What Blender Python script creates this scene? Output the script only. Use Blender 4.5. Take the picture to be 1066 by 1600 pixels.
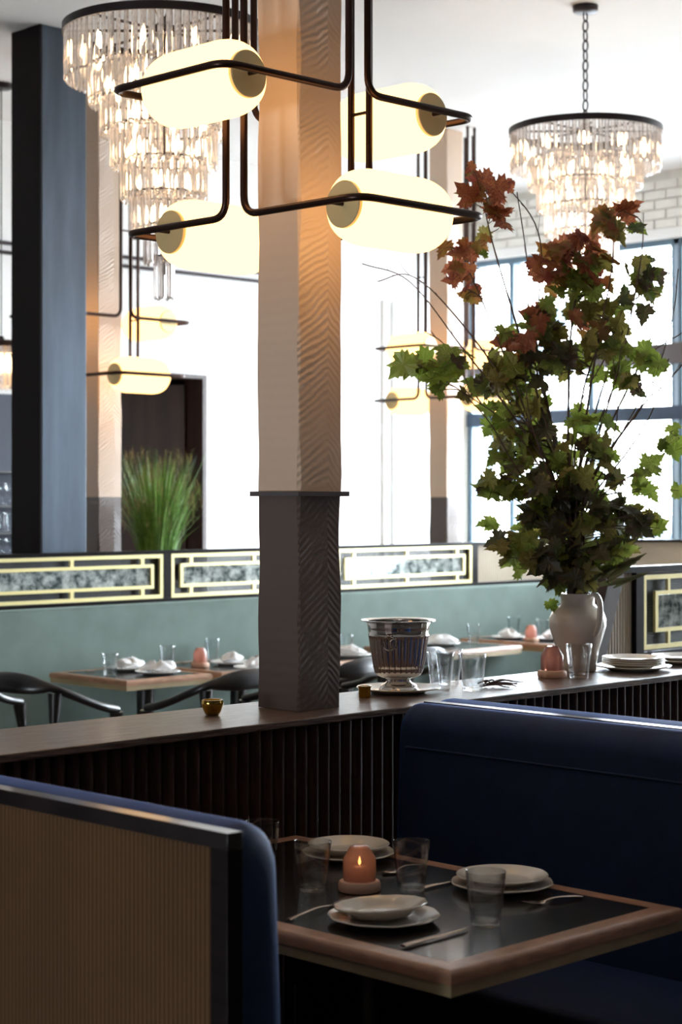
import bpy, math, random
from mathutils import Vector, Matrix, noise as mnoise
random.seed(7)
R2 = math.sqrt(2.0)
PI = math.pi
SC = bpy.context.scene
COL = SC.collection
for o in list(bpy.data.objects):
    bpy.data.objects.remove(o)

# ------------------------------------------------------------------ camera
H, FP, HZ = 1.65, 2850.0, 778.0          # eye height, focal length in px, horizon row (1066x1600 frame)
cam_d = bpy.data.cameras.new('camera')
cam = bpy.data.objects.new('camera', cam_d)
COL.objects.link(cam)
cam.location = (0, 0, H)
cam.rotation_euler = (PI / 2, 0, -PI / 4)
cam_d.sensor_fit = 'VERTICAL'
cam_d.sensor_height = 36.0
cam_d.lens = 36.0 * FP / 1600.0
cam_d.shift_y = -(800.0 - HZ) / 1600.0
cam_d.clip_start = 0.05
cam_d.clip_end = 200
cam_d.dof.use_dof = True
cam_d.dof.focus_distance = 5.2
cam_d.dof.aperture_fstop = 4.5
SC.camera = cam
# ------------------------------------------------------------------ world, view, daylight
SC.view_settings.view_transform = 'Standard'
SC.view_settings.look = 'None'
SC.view_settings.gamma = 1.0
SC.view_settings.use_curve_mapping = False
SC.view_settings.exposure = 0.3
w = bpy.data.worlds.new('sky')
SC.world = w
w.use_nodes = True
bg = w.node_tree.nodes['Background']
bg.inputs[0].default_value = (0.86, 0.93, 1.0, 1)
bg.inputs[1].default_value = 33.0
def portal(loc, rot, sx, sy):
    l = bpy.data.lights.new('window_portal', 'AREA')
    l.shape = 'RECTANGLE'; l.size = sx; l.size_y = sy
    l.cycles.is_portal = True
    o = bpy.data.objects.new('window_portal', l); COL.objects.link(o)
    o.location = loc; o.rotation_euler = rot
portal((12.15, 6.65, 2.0), (0, PI / 2, 0), 3.4, 7.7)
portal((-2.62, 3.5, .875), (0, -PI / 2, 0), .95, 1.6)  # portal of the low window added on the left wall

# ------------------------------------------------------------------ pixel helpers
def P(px, py, z):
    d = (H - z) * FP / (py - HZ); r = (px - 533.0) / FP * d
    return Vector(((d + r) / R2, (d - r) / R2, z))
def PD(px, py, d):
    r = (px - 533.0) / FP * d
    return Vector(((d + r) / R2, (d - r) / R2, H - (py - HZ) / FP * d))

# ------------------------------------------------------------------ materials
MATS = {}
def nt(name):
    m = bpy.data.materials.new(name); m.use_nodes = True
    MATS[name] = m
    n = m.node_tree.nodes; l = m.node_tree.links
    return m, n, l, n['Principled BSDF']
def mat(name, col, rough=0.5, metal=0.0, var=0.0, vscale=8.0, bump=0.0, bscale=60.0, stretch=(1, 1, 1), col2=None, spec=0.5, coat=0.0, sheen=0.0):
    m, n, l, b = nt(name)
    b.inputs['Base Color'].default_value = (*col, 1)
    b.inputs['Roughness'].default_value = rough
    b.inputs['Metallic'].default_value = metal
    b.inputs['Specular IOR Level'].default_value = spec
    b.inputs['Coat Weight'].default_value = coat
    if sheen:
        b.inputs['Sheen Weight'].default_value = sheen
        b.inputs['Sheen Roughness'].default_value = 0.4
        b.inputs['Sheen Tint'].default_value = (*[min(1, c / max(col) * .8 + .02) for c in col], 1)
    tc = n.new('ShaderNodeTexCoord'); mp = n.new('ShaderNodeMapping')
    mp.inputs['Scale'].default_value = stretch
    l.new(tc.outputs['Object'], mp.inputs['Vector'])
    if var or col2:
        t = n.new('ShaderNodeTexNoise'); t.inputs['Scale'].default_value = vscale; t.inputs['Detail'].default_value = 6
        l.new(mp.outputs[0], t.inputs['Vector'])
        r = n.new('ShaderNodeValToRGB')
        c2 = col2 if col2 else tuple(min(1, c * (1 + var)) for c in col)
        c1 = col if col2 else tuple(c * (1 - var) for c in col)
        r.color_ramp.elements[0].position = 0.35; r.color_ramp.elements[1].position = 0.65
        r.color_ramp.elements[0].color = (*c1, 1); r.color_ramp.elements[1].color = (*c2, 1)
        l.new(t.outputs['Fac'], r.inputs[0]); l.new(r.outputs[0], b.inputs['Base Color'])
    if bump:
        t2 = n.new('ShaderNodeTexNoise'); t2.inputs['Scale'].default_value = bscale; t2.inputs['Detail'].default_value = 5
        l.new(mp.outputs[0], t2.inputs['Vector'])
        bp = n.new('ShaderNodeBump'); bp.inputs['Strength'].default_value = bump; bp.inputs['Distance'].default_value = 0.01
        l.new(t2.outputs['Fac'], bp.inputs['Height']); l.new(bp.outputs[0], b.inputs['Normal'])
    return m
def glassm(name, col=(1, 1, 1), rough=0.0, ior=1.45):
    m, n, l, b = nt(name); n.remove(b)
    g = n.new('ShaderNodeBsdfGlass'); g.inputs['Color'].default_value = (*col, 1)
    g.inputs['Roughness'].default_value = rough; g.inputs['IOR'].default_value = ior
    l.new(g.outputs[0], n['Material Output'].inputs[0]); return m
def facing(n, l, base=.035, gain=.75, power=4.0):
    w_ = n.new('ShaderNodeLayerWeight'); w_.inputs[0].default_value = .5
    p_ = n.new('ShaderNodeMath'); p_.operation = 'POWER'; p_.inputs[1].default_value = power
    m_ = n.new('ShaderNodeMath'); m_.operation = 'MULTIPLY_ADD'; m_.inputs[1].default_value = gain; m_.inputs[2].default_value = base
    l.new(w_.outputs['Facing'], p_.inputs[0]); l.new(p_.outputs[0], m_.inputs[0]); return m_.outputs[0]
def panem(name, tint=(1, 1, 1)):
    m, n, l, b = nt(name); n.remove(b)
    t = n.new('ShaderNodeBsdfTransparent'); t.inputs[0].default_value = (*tint, 1)
    g = n.new('ShaderNodeBsdfGlossy'); g.inputs['Roughness'].default_value = 0.02
    x = n.new('ShaderNodeMixShader')
    l.new(facing(n, l), x.inputs[0]); l.new(t.outputs[0], x.inputs[1]); l.new(g.outputs[0], x.inputs[2])
    l.new(x.outputs[0], n['Material Output'].inputs[0]); return m
def emitm(name, col, s):
    m, n, l, b = nt(name); n.remove(b)
    e = n.new('ShaderNodeEmission'); e.inputs[0].default_value = (*col, 1); e.inputs[1].default_value = s
    l.new(e.outputs[0], n['Material Output'].inputs[0]); return m
def leafm(name, c1, c2):
    m, n, l, b = nt(name); n.remove(b)
    oi = n.new('ShaderNodeObjectInfo'); tc = n.new('ShaderNodeTexCoord')
    t = n.new('ShaderNodeTexNoise'); t.inputs['Scale'].default_value = 22; t.noise_dimensions = '4D'
    l.new(tc.outputs['Object'], t.inputs['Vector'])
    ml = n.new('ShaderNodeMath'); ml.operation = 'MULTIPLY'; ml.inputs[1].default_value = 31
    l.new(oi.outputs['Random'], ml.inputs[0]); l.new(ml.outputs[0], t.inputs['W'])
    r = n.new('ShaderNodeValToRGB'); r.color_ramp.elements[0].position = .38; r.color_ramp.elements[1].position = .62
    r.color_ramp.elements[0].color = (*c1, 1); r.color_ramp.elements[1].color = (*c2, 1)
    l.new(t.outputs['Fac'], r.inputs[0])
    d = n.new('ShaderNodeBsdfDiffuse'); tr = n.new('ShaderNodeBsdfTranslucent'); g = n.new('ShaderNodeBsdfGlossy')
    g.inputs['Roughness'].default_value = .4
    l.new(r.outputs[0], d.inputs[0]); l.new(r.outputs[0], tr.inputs[0])
    x = n.new('ShaderNodeMixShader'); x.inputs[0].default_value = .4
    l.new(d.outputs[0], x.inputs[1]); l.new(tr.outputs[0], x.inputs[2])
    y = n.new('ShaderNodeMixShader'); y.inputs[0].default_value = .05
    l.new(x.outputs[0], y.inputs[1]); l.new(g.outputs[0], y.inputs[2])
    l.new(y.outputs[0], n['Material Output'].inputs[0]); return m

mat('plaster', (.86, .86, .85), .75, var=.03, vscale=1.5, bump=.15, bscale=6)
mat('ceiling_paint', (.85, .85, .84), .7, var=.02, vscale=1.2, bump=.12, bscale=5)
mat('dark_wall', (.07, .058, .05), .8, var=.1, vscale=2)
mat('floor_wood', (.10, .055, .035), .35, var=.3, vscale=4, stretch=(1, 8, 1))
mat('brick_paint', (.80, .78, .72), .6, var=.05, vscale=10, bump=.4, bscale=40)
mat('mortar', (.70, .68, .62), .9)
mat('steel_frame', (.10, .16, .21), .35, .3)
mat('beam_brown', (.10, .085, .085), .6)
mat('navy', (.018, .026, .05), .6)
mat('corridor_brown', (.045, .022, .015), .5, var=.3, vscale=3, stretch=(6, 6, .6))
mat('steel_column', (.075, .095, .125), .42, .55, var=.25, vscale=2.2, stretch=(3, 3, .5), bump=.05)
mat('steel_black', (.008, .005, .005), .7, spec=.15)
mat('timber', (.60, .47, .37), .55)
mat('bronze', (.045, .022, .016), .34, .75)
mat('ring_bronze', (.03, .022, .024), .4, .6)
mat('brass', (.88, .68, .34), .42, .3)
mat('gold_strip', (.85, .73, .36), .4, .5)
mat('gold_shiny', (.62, .38, .07), .1, 1.0)
mat('dark_wood', (.008, .005, .005), .34, var=.3, vscale=10, stretch=(1, 1, 6), spec=.12)
mat('cap_wood', (.012, .008, .008), .28, var=.3, vscale=10, spec=.45, coat=.2)
mat('slat_wood', (.045, .017, .012), .55, var=.35, vscale=9, stretch=(5, 5, 1), spec=.25)
mat('counter_wood', (.055, .031, .022), .34, col2=(.17, .10, .068), vscale=10, stretch=(1.2, 14, 14), bump=.35, bscale=14, coat=.12)
mat('fluted', (.100, .052, .024), .8, var=.06, vscale=5, spec=.12)
mat('fluted_cream', (.72, .63, .50), .55, var=.04, vscale=5)
mat('blue_velvet', (.0015, .015, .062), .75, var=.12, vscale=14, bump=.1, bscale=200, sheen=.26)
mat('green_velvet', (.175, .235, .21), .8, var=.08, vscale=6, bump=.08, bscale=200, sheen=.35)
mat('brown_leather', (.06, .028, .022), .5, var=.1)
mat('table_top', (.010, .008, .009), .22, var=.3, vscale=6, coat=.2)
mat('table_edge', (.40, .205, .115), .33, var=.15, vscale=9, stretch=(2, 2, 8), coat=.15)
mat('table_band', (.40, .30, .16), .45, var=.1)
mat('chair_black', (.010, .009, .010), .32, coat=.2)
mat('plate', (.72, .66, .56), .22, var=.03, coat=.5)
mat('plate_white', (.82, .80, .78), .22, coat=.5)
mat('vase_glaze', (.80, .72, .62), .22, var=.08, vscale=6, coat=.6)
mat('silver', (.62, .58, .55), .10, 1.0)
mat('steel_cutlery', (.55, .42, .34), .18, 1.0)
mat('napkin', (.88, .87, .86), .85, bump=.3, bscale=50)
mat('stone_pink', (.75, .46, .32), .55)
mat('twig', (.055, .028, .022), .6)
mat('bark', (.10, .060, .042), .7, var=.3, vscale=30)
mat('grass', (.09, .22, .03), .5, col2=(.20, .36, .06), vscale=30)
mat('seed', (.30, .26, .13), .7)
mat('pot', (.25, .23, .21), .7)
mat('shelf_black', (.015, .013, .015), .4)
mat('car_body', (.35, .45, .55), .3)
mat('stair_steel', (.02, .04, .075), .5)
emitm('opal', (1.0, .555, .205), 3.1)
emitm('bulb', (1.0, .70, .40), 34)
emitm('flame', (1.0, .55, .18), 7)
def tumblerm():
    m, n, l, b = nt('glass'); n.remove(b)
    t = n.new('ShaderNodeBsdfTransparent'); t.inputs[0].default_value = (.97, .98, .985, 1)
    g = n.new('ShaderNodeBsdfGlossy'); g.inputs['Roughness'].default_value = .03
    x = n.new('ShaderNodeMixShader'); gl = n.new('ShaderNodeBsdfGlass'); gl.inputs['IOR'].default_value = 1.4
    y = n.new('ShaderNodeMixShader'); y.inputs[0].default_value = .15
    l.new(facing(n, l, .02, .85, 2.8), x.inputs[0]); l.new(t.outputs[0], x.inputs[1]); l.new(g.outputs[0], x.inputs[2])
    l.new(x.outputs[0], y.inputs[1]); l.new(gl.outputs[0], y.inputs[2]); l.new(y.outputs[0], n['Material Output'].inputs[0])
tumblerm()
panem('pane_glass', (.97, .99, 1))
leafm('leaf_red', (.24, .050, .032), (.40, .15, .055))
leafm('leaf_orange', (.30, .085, .025), (.24, .16, .03))
leafm('leaf_green', (.12, .17, .020), (.25, .29, .05))
leafm('leaf_olive', (.16, .14, .028), (.26, .22, .05))
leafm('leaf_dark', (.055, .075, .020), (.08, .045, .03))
leafm('leaf_bright', (.20, .30, .03), (.26, .32, .06))

def build_special():
    # pink candle glass: glossy, tinted, lets light through
    m, n, l, b = nt('pink_glass'); n.remove(b)
    t = n.new('ShaderNodeBsdfTransparent'); t.inputs[0].default_value = (.95, .62, .52, 1)
    tr = n.new('ShaderNodeBsdfTranslucent'); tr.inputs[0].default_value = (.95, .55, .45, 1)
    d = n.new('ShaderNodeBsdfDiffuse'); d.inputs[0].default_value = (.85, .45, .38, 1)
    g = n.new('ShaderNodeBsdfGlossy'); g.inputs['Roughness'].default_value = .15
    f = n.new('ShaderNodeFresnel')
    a = n.new('ShaderNodeMixShader'); a.inputs[0].default_value = .5
    c = n.new('ShaderNodeMixShader'); c.inputs[0].default_value = .35
    e = n.new('ShaderNodeMixShader')
    l.new(tr.outputs[0], a.inputs[1]); l.new(d.outputs[0], a.inputs[2])
    l.new(a.outputs[0], c.inputs[1]); l.new(t.outputs[0], c.inputs[2])
    l.new(f.outputs[0], e.inputs[0]); l.new(c.outputs[0], e.inputs[1]); l.new(g.outputs[0], e.inputs[2])
    l.new(e.outputs[0], n['Material Output'].inputs[0])
    # crystal: glass with a share of clear transmission so that the lamps inside sparkle
    m, n, l, b = nt('crystal'); n.remove(b)
    g = n.new('ShaderNodeBsdfGlass'); g.inputs['IOR'].default_value = 1.52; g.inputs['Color'].default_value = (1, .97, .95, 1)
    t = n.new('ShaderNodeBsdfTransparent'); t.inputs[0].default_value = (.97, .95, .94, 1)
    gl = n.new('ShaderNodeBsdfGlossy'); gl.inputs['Roughness'].default_value = .12
    a = n.new('ShaderNodeMixShader'); a.inputs[0].default_value = .35
    c = n.new('ShaderNodeMixShader'); c.inputs[0].default_value = .2
    tl = n.new('ShaderNodeBsdfTranslucent'); tl.inputs[0].default_value = (.95, .90, .88, 1)
    df = n.new('ShaderNodeBsdfDiffuse'); df.inputs[0].default_value = (.95, .92, .92, 1)
    w1 = n.new('ShaderNodeMixShader'); w1.inputs[0].default_value = .5
    w2 = n.new('ShaderNodeMixShader'); w2.inputs[0].default_value = .07
    l.new(tl.outputs[0], w1.inputs[1]); l.new(df.outputs[0], w1.inputs[2])
    l.new(g.outputs[0], a.inputs[1]); l.new(t.outputs[0], a.inputs[2])
    l.new(a.outputs[0], c.inputs[1]); l.new(gl.outputs[0], c.inputs[2])
    l.new(c.outputs[0], w2.inputs[1]); l.new(w1.outputs[0], w2.inputs[2])
    l.new(w2.outputs[0], n['Material Output'].inputs[0])
    # antique mirror, mottled
    m, n, l, b = nt('antique_mirror')
    tc = n.new('ShaderNodeTexCoord'); t = n.new('ShaderNodeTexNoise'); t.inputs['Scale'].default_value = 16; t.inputs['Detail'].default_value = 9; t.inputs['Roughness'].default_value = .7
    l.new(tc.outputs['Object'], t.inputs['Vector'])
    r = n.new('ShaderNodeValToRGB'); r.color_ramp.elements[0].position = .40; r.color_ramp.elements[1].position = .62
    r.color_ramp.elements[0].color = (.07, .10, .10, 1); r.color_ramp.elements[1].color = (.86, .93, .90, 1)
    l.new(t.outputs['Fac'], r.inputs[0]); l.new(r.outputs[0], b.inputs['Base Color'])
    b.inputs['Metallic'].default_value = .35; b.inputs['Roughness'].default_value = .08
    # cane: dark weave with fine see-through holes
    m, n, l, b = nt('cane')
    b.inputs['Base Color'].default_value = (.02, .018, .022, 1); b.inputs['Roughness'].default_value = .45
    tc = n.new('ShaderNodeTexCoord'); sp = n.new('ShaderNodeSeparateXYZ'); l.new(tc.outputs['Object'], sp.inputs[0])
    def holes(sock, pitch):
        a = n.new('ShaderNodeMath'); a.operation = 'DIVIDE'; a.inputs[1].default_value = pitch; l.new(sock, a.inputs[0])
        f = n.new('ShaderNodeMath'); f.operation = 'FRACT'; l.new(a.outputs[0], f.inputs[0])
        g = n.new('ShaderNodeMath'); g.operation = 'GREATER_THAN'; g.inputs[1].default_value = .5; l.new(f.outputs[0], g.inputs[0]); return g.outputs[0]
    mu = n.new('ShaderNodeMath'); mu.operation = 'MULTIPLY'
    l.new(holes(sp.outputs['X'], .0125), mu.inputs[0]); l.new(holes(sp.outputs['Z'], .0125), mu.inputs[1])
    t = n.new('ShaderNodeBsdfTransparent'); x = n.new('ShaderNodeMixShader')
    l.new(mu.outputs[0], x.inputs[0]); l.new(b.outputs[0], x.inputs[1]); l.new(t.outputs[0], x.inputs[2])
    l.new(x.outputs[0], n['Material Output'].inputs[0])
    # painted timber with chevron saw marks
    for nm, col, rg in (('timber_cream', (.73, .55, .41), .33), ('timber_dark', (.135, .10, .085), .30)):
        m, n, l, b = nt(nm)
        b.inputs['Base Color'].default_value = (*col, 1); b.inputs['Roughness'].default_value = rg
        tc = n.new('ShaderNodeTexCoord'); sp = n.new('ShaderNodeSeparateXYZ'); l.new(tc.outputs['Object'], sp.inputs[0])
        def M(op, a, bb=None):
            k = n.new('ShaderNodeMath'); k.operation = op
            for i, v in enumerate((a, bb)):
                if v is None: continue
                if isinstance(v, (int, float)): k.inputs[i].default_value = v
                else: l.new(v, k.inputs[i])
            return k.outputs[0]
        no = n.new('ShaderNodeTexNoise'); no.inputs['Scale'].default_value = 5; no.inputs['Detail'].default_value = 4; l.new(tc.outputs['Object'], no.inputs['Vector'])
        X, Y, Z = sp.outputs
        # saw marks: gentle rise up to two thirds of the -y face, then a steep fall
        rise = M('MULTIPLY', M('MINIMUM', X, .03), -.62)
        fall = M('MULTIPLY', M('MAXIMUM', M('SUBTRACT', X, .03), 0), .95)
        ph = M('ADD', M('ADD', Z, M('ADD', rise, fall)), M('MULTIPLY', no.outputs['Fac'], .10))
        wv = M('MULTIPLY', M('SINE', M('MULTIPLY', ph, 2 * PI / .023)), M('ADD', .75, M('MULTIPLY', M('LESS_THAN', X, .03), 1.3)))
        geo = n.new('ShaderNodeNewGeometry'); sn = n.new('ShaderNodeSeparateXYZ'); l.new(geo.outputs['Normal'], sn.inputs[0])
        mask = M('GREATER_THAN', M('MULTIPLY', sn.outputs[1], -1.0), .5)
        lines = M('SINE', M('MULTIPLY', M('ADD', Z, M('MULTIPLY', no.outputs['Fac'], .03)), 2 * PI / .03))
        n2 = n.new('ShaderNodeTexNoise'); n2.inputs['Scale'].default_value = 30; n2.inputs['Detail'].default_value = 5; l.new(tc.outputs['Object'], n2.inputs['Vector'])
        n3 = n.new('ShaderNodeTexNoise'); n3.inputs['Scale'].default_value = 4; l.new(tc.outputs['Object'], n3.inputs['Vector'])
        amp = M('MULTIPLY', mask, M('MAXIMUM', M('MULTIPLY', M('SUBTRACT', n3.outputs['Fac'], .34), 2.6), .15))
        hgt = M('ADD', M('ADD', M('MULTIPLY', wv, amp), M('MULTIPLY', M('MULTIPLY', lines, M('SUBTRACT', 1.0, mask)), .12)), M('MULTIPLY', n2.outputs['Fac'], .9))
        bp = n.new('ShaderNodeBump'); bp.inputs['Strength'].default_value = .45; bp.inputs['Distance'].default_value = .0028
        l.new(hgt, bp.inputs['Height']); l.new(bp.outputs[0], b.inputs['Normal'])
build_special()

# ------------------------------------------------------------------ mesh builder
class MB:
    def __init__(s): s.v = []; s.f = []
    def add(s, vs, fs):
        o = len(s.v); s.v += [tuple(q) for q in vs]; s.f += [tuple(i + o for i in f) for f in fs]; return s
    def box(s, x0, y0, z0, x1, y1, z1):
        return s.add([(x0, y0, z0), (x1, y0, z0), (x1, y1, z0), (x0, y1, z0), (x0, y0, z1), (x1, y0, z1), (x1, y1, z1), (x0, y1, z1)],
                     [(0, 3, 2, 1), (4, 5, 6, 7), (0, 1, 5, 4), (1, 2, 6, 5), (2, 3, 7, 6), (3, 0, 4, 7)])
    def lathe(s, prof, n=32, c=(0, 0, 0), fn=None, closed=False):
        vs, fs = [], []
        m = len(prof)
        for i, (r, z) in enumerate(prof):
            for j in range(n):
                a = 2 * PI * j / n
                rr, zz = (r, z) if fn is None else fn(r, z, a, i)
                vs.append((c[0] + rr * math.cos(a), c[1] + rr * math.sin(a), c[2] + zz))
        for i in range(m if closed else m - 1):
            for j in range(n):
                k = (i + 1) % m
                fs.append((i * n + j, i * n + (j + 1) % n, k * n + (j + 1) % n, k * n + j))
        if not closed:
            if prof[0][0] > 1e-4: fs.append(tuple(range(n - 1, -1, -1)))
            if prof[-1][0] > 1e-4: fs.append(tuple((m - 1) * n + j for j in range(n)))
        return s.add(vs, fs)
    def tube(s, path, r, n=10, closed=False, up=None):
        """r: number, list of numbers or list of (a, b) half-sizes; a is sideways, b along up"""
        path = [Vector(q) for q in path]; m = len(path)
        vs, fs = [], []
        ref = None
        for i, p in enumerate(path):
            if closed: t = path[(i + 1) % m] - path[i - 1]
            else: t = path[min(i + 1, m - 1)] - path[max(i - 1, 0)]
            t.normalize()
            if up is not None: u = Vector(up)
            elif ref is None: u = Vector((0, 0, 1)) if abs(t.z) < .9 else Vector((1, 0, 0))
            else: u = ref
            sd = t.cross(u)
            if sd.length < 1e-5: sd = t.cross(Vector((.3, 1, .2)))
            sd.normalize(); u2 = sd.cross(t).normalized(); ref = u2
            q = r[i] if isinstance(r, (list, tuple)) else r
            a, b = q if isinstance(q, (list, tuple)) else (q, q)
            for j in range(n):
                g = 2 * PI * j / n
                vs.append(p + sd * (a * math.cos(g)) + u2 * (b * math.sin(g)))
        for i in range(m if closed else m - 1):
            for j in range(n):
                k = (i + 1) % m
                fs.append((i * n + j, i * n + (j + 1) % n, k * n + (j + 1) % n, k * n + j))
        if not closed:
            fs.append(tuple(range(n - 1, -1, -1))); fs.append(tuple((m - 1) * n + j for j in range(n)))
        return s.add(vs, fs)
    def prism(s, poly, axis, a0, a1):
        """poly of 2D points extruded along axis 'x','y' or 'z'"""
        n = len(poly)
        def mk(p, a): return {'x': (a, p[0], p[1]), 'y': (p[0], a, p[1]), 'z': (p[0], p[1], a)}[axis]
        vs = [mk(p, a0) for p in poly] + [mk(p, a1) for p in poly]
        fs = [tuple(range(n - 1, -1, -1)), tuple(range(n, 2 * n))] + [(i, (i + 1) % n, n + (i + 1) % n, n + i) for i in range(n)]
        return s.add(vs, fs)
    def mesh(s, name, smooth=40):
        me = bpy.data.meshes.new(name); me.from_pydata(s.v, [], s.f); me.update()
        import bmesh
        b = bmesh.new(); b.from_mesh(me); bmesh.ops.recalc_face_normals(b, faces=b.faces); b.to_mesh(me); b.free()
        if smooth:
            me.polygons.foreach_set('use_smooth', [True] * len(me.polygons))
            me.set_sharp_from_angle(angle=math.radians(smooth))
        return me
def obj(name, mb, m, parent=None, loc=(0, 0, 0), rot=(0, 0, 0), smooth=40, bevel=0):
    me = mb.mesh(name, smooth) if isinstance(mb, MB) else mb
    if m is not None and not me.materials: me.materials.append(MATS[m])
    o = bpy.data.objects.new(name, me); COL.objects.link(o)
    o.location = loc; o.rotation_euler = rot
    if parent: o.parent = parent
    if bevel:
        b = o.modifiers.new('bevel', 'BEVEL'); b.width = bevel; b.segments = 2; b.limit_method = 'ANGLE'
    return o
def tag(o, label, cat, group=None):
    o['label'] = label; o['category'] = cat
    if group: o['group'] = group
    return o
def thing(name, label, cat, loc=(0, 0, 0), rotz=0, group=None):
    o = bpy.data.objects.new(name, None); COL.objects.link(o); o.empty_display_size = .05
    o.location = loc; o.rotation_euler = (0, 0, rotz)
    return tag(o, label, cat, group)
def struct(o):
    o['kind'] = 'structure'; return o
def dup(root, loc, rotz=0.0, label=None, group=None, scale=None):
    r = root.copy(); COL.objects.link(r); r.location = loc; r.rotation_euler = (0, 0, rotz)
    if scale: r.scale = (scale,) * 3
    if label: r['label'] = label
    if group: r['group'] = group
    for ch in list(root.children):
        c = ch.copy(); COL.objects.link(c); c.parent = r
        for g in list(ch.children):
            k = g.copy(); COL.objects.link(k); k.parent = c
    return r
def bez(pts, n=8):
    """Catmull-Rom through points"""
    pts = [Vector(p) for p in pts]; out = []
    q = [pts[0] * 2 - pts[1]] + pts + [pts[-1] * 2 - pts[-2]]
    for i in range(1, len(q) - 2):
        for k in range(n):
            t = k / n
            out.append(.5 * ((2 * q[i]) + (q[i + 1] - q[i - 1]) * t + (2 * q[i - 1] - 5 * q[i] + 4 * q[i + 1] - q[i + 2]) * t * t + (3 * q[i] - q[i - 1] - 3 * q[i + 1] + q[i + 2]) * t ** 3))
    out.append(pts[-1]); return out
def fillet(pts, r, n=7):
    """polyline with rounded corners"""
    pts = [Vector(p) for p in pts]; out = [pts[0]]
    for i in range(1, len(pts) - 1):
        a, b, c = pts[i - 1], pts[i], pts[i + 1]
        u = (a - b).normalized(); v = (c - b).normalized()
        s = b + u * r; e = b + v * r
        for k in range(n + 1):
            t = k / n
            out.append(s * (1 - t) ** 2 + b * 2 * t * (1 - t) + e * t * t)
    out.append(pts[-1]); return out

# ================================================================== THE SETTING
CZ = 4.24
X0, Y0, XW, YW = -2.5, -3.0, 12.0, 10.5
struct(obj('floor', MB().box(X0 - .2, Y0 - .2, -.1, XW + .3, YW + 3, 0), 'floor_wood'))
struct(obj('ceiling', MB().box(X0 - .2, Y0 - .2, CZ, XW + .3, YW + .2, CZ + .15), 'ceiling_paint'))
LY0, LY1, LZ0, LZ1 = 2.7, 4.3, .40, 1.35
struct(obj('wall_left', MB().box(X0 - .2, Y0, 0, X0, LY0, CZ).box(X0 - .2, LY1, 0, X0, YW, CZ).box(X0 - .2, LY0, 0, X0, LY1, LZ0).box(X0 - .2, LY0, LZ1, X0, LY1, CZ), 'dark_wall'))
w2 = bpy.data.objects.new('added_light_window', None); COL.objects.link(w2); struct(w2); w2.location = (X0 - .1, LY0, LZ0)  # unseen window, added and kept low to light column and fluted panel
for yy in (0, .78, 1.56): obj('mullion', MB().box(-.03, yy, 0, .03, yy + .04, LZ1 - LZ0), 'steel_frame', w2)
for zz in (0, LZ1 - LZ0 - .04): obj('frame_rail', MB().box(-.03, .04, zz, .03, 1.56, zz + .04), 'steel_frame', w2)
for yy in (.04, .82): obj('pane', MB().box(-.003, yy, .04, .003, yy + .74, LZ1 - LZ0 - .04), 'pane_glass', w2)
struct(obj('wall_front', MB().box(X0, Y0 - .2, 0, XW, Y0, CZ), 'dark_wall'))
DX0, DX1, DZ = 7.72, 9.05, 2.58
struct(obj('wall_back', MB().box(X0, YW, 0, DX0, YW + .2, CZ).box(DX0, YW, DZ, DX1, YW + .2, CZ).box(DX1, YW, 0, XW + .3, YW + .2, CZ), 'plaster'))
# dark corridor behind the opening
struct(obj('wall_corridor', MB().box(DX0 - .3, YW + 1.9, 0, DX1 + .8, YW + 2.0, 3.0).box(DX0 - .4, YW + .2, 0, DX0 - .3, YW + 2, 3.0).box(DX1 + .8, YW + .2, 0, DX1 + .9, YW + 2, 3.0).box(DX0 - .4, YW + .2, 2.9, DX1 + .9, YW + 2, 3.0), 'navy'))
dr = struct(obj('door_1', MB().box(-.02, 0, 0, .02, .95, 2.5), 'corridor_brown', loc=(DX1 - .07, YW + .16, 0.01), rot=(0, 0, .62), bevel=.004))
obj('door_handle', MB().tube(fillet([(-.02, .86, 1.05), (-.07, .86, 1.05), (-.07, .76, 1.05)], .015), .008), 'bronze', dr)
# window wall: piers of painted brick, lintel of single bricks
WH = 3.70
WY0 = 2.8
wr = struct(obj('wall_right', MB().box(XW + .02, Y0, WH, XW + .3, YW, CZ).box(XW + .02, Y0, 0, XW + .3, WY0, WH).box(XW + .02, WY0, 0, XW + .3, YW, .35).box(XW + .02, YW - .02, 0, XW + .3, YW, WH), 'mortar'))
bl, bh = .205, .066
bm_ = MB().box(0, 0, 0, .025, bl, bh).mesh('brick', 0)
bm_.materials.append(MATS['brick_paint'])
row = 0; z = WH + .085
while z + bh < CZ:
    y = 7.4 + (.11 if row % 2 else 0)
    while y + bl < YW:
        o = bpy.data.objects.new('brick', bm_); COL.objects.link(o); o.parent = wr
        o.location = (XW + random.uniform(-.003, .003), y, z)
        b = None
        y += bl + .012
    z += bh + .012; row += 1
obj('lintel', MB().box(XW - .01, WY0, WH, XW + .02, YW, WH + .08), 'plaster', wr)
# steel window
win = bpy.data.objects.new('window_1', None); COL.objects.link(win); struct(win); win.location = (XW + .1, 0, 0)
WZ = [.35, 2.27, 2.38, 2.71, 2.87, WH]
ys = [10.46]
while ys[-1] > WY0 + .1: ys.append(ys[-1] - .845 if len(ys) > 1 else 9.99)
for i, y in enumerate(ys):
    wd = .055 if abs(y - 8.30) < .1 else .028
    o = obj('mullion', MB().box(-.05, y - wd, .35, .05, y + wd, WH), 'steel_frame', win)
    if wd > .05:
        obj('lit_glazing_strip', MB().box(-.06, y - .02, .35, -.05, y + .02, WH), 'car_body', o)  # pale strip, its colour stands in for daylit glazing inside the post
obj('transom', MB().box(-.07, WY0, WZ[1], .07, YW, WZ[2]), 'stair_steel', win)
obj('transom', MB().box(-.12, WY0, WZ[3], .10, YW, WZ[4]), 'beam_brown', win)
obj('head_rail', MB().box(-.06, WY0, WH - .05, .06, YW, WH), 'steel_frame', win)
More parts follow.
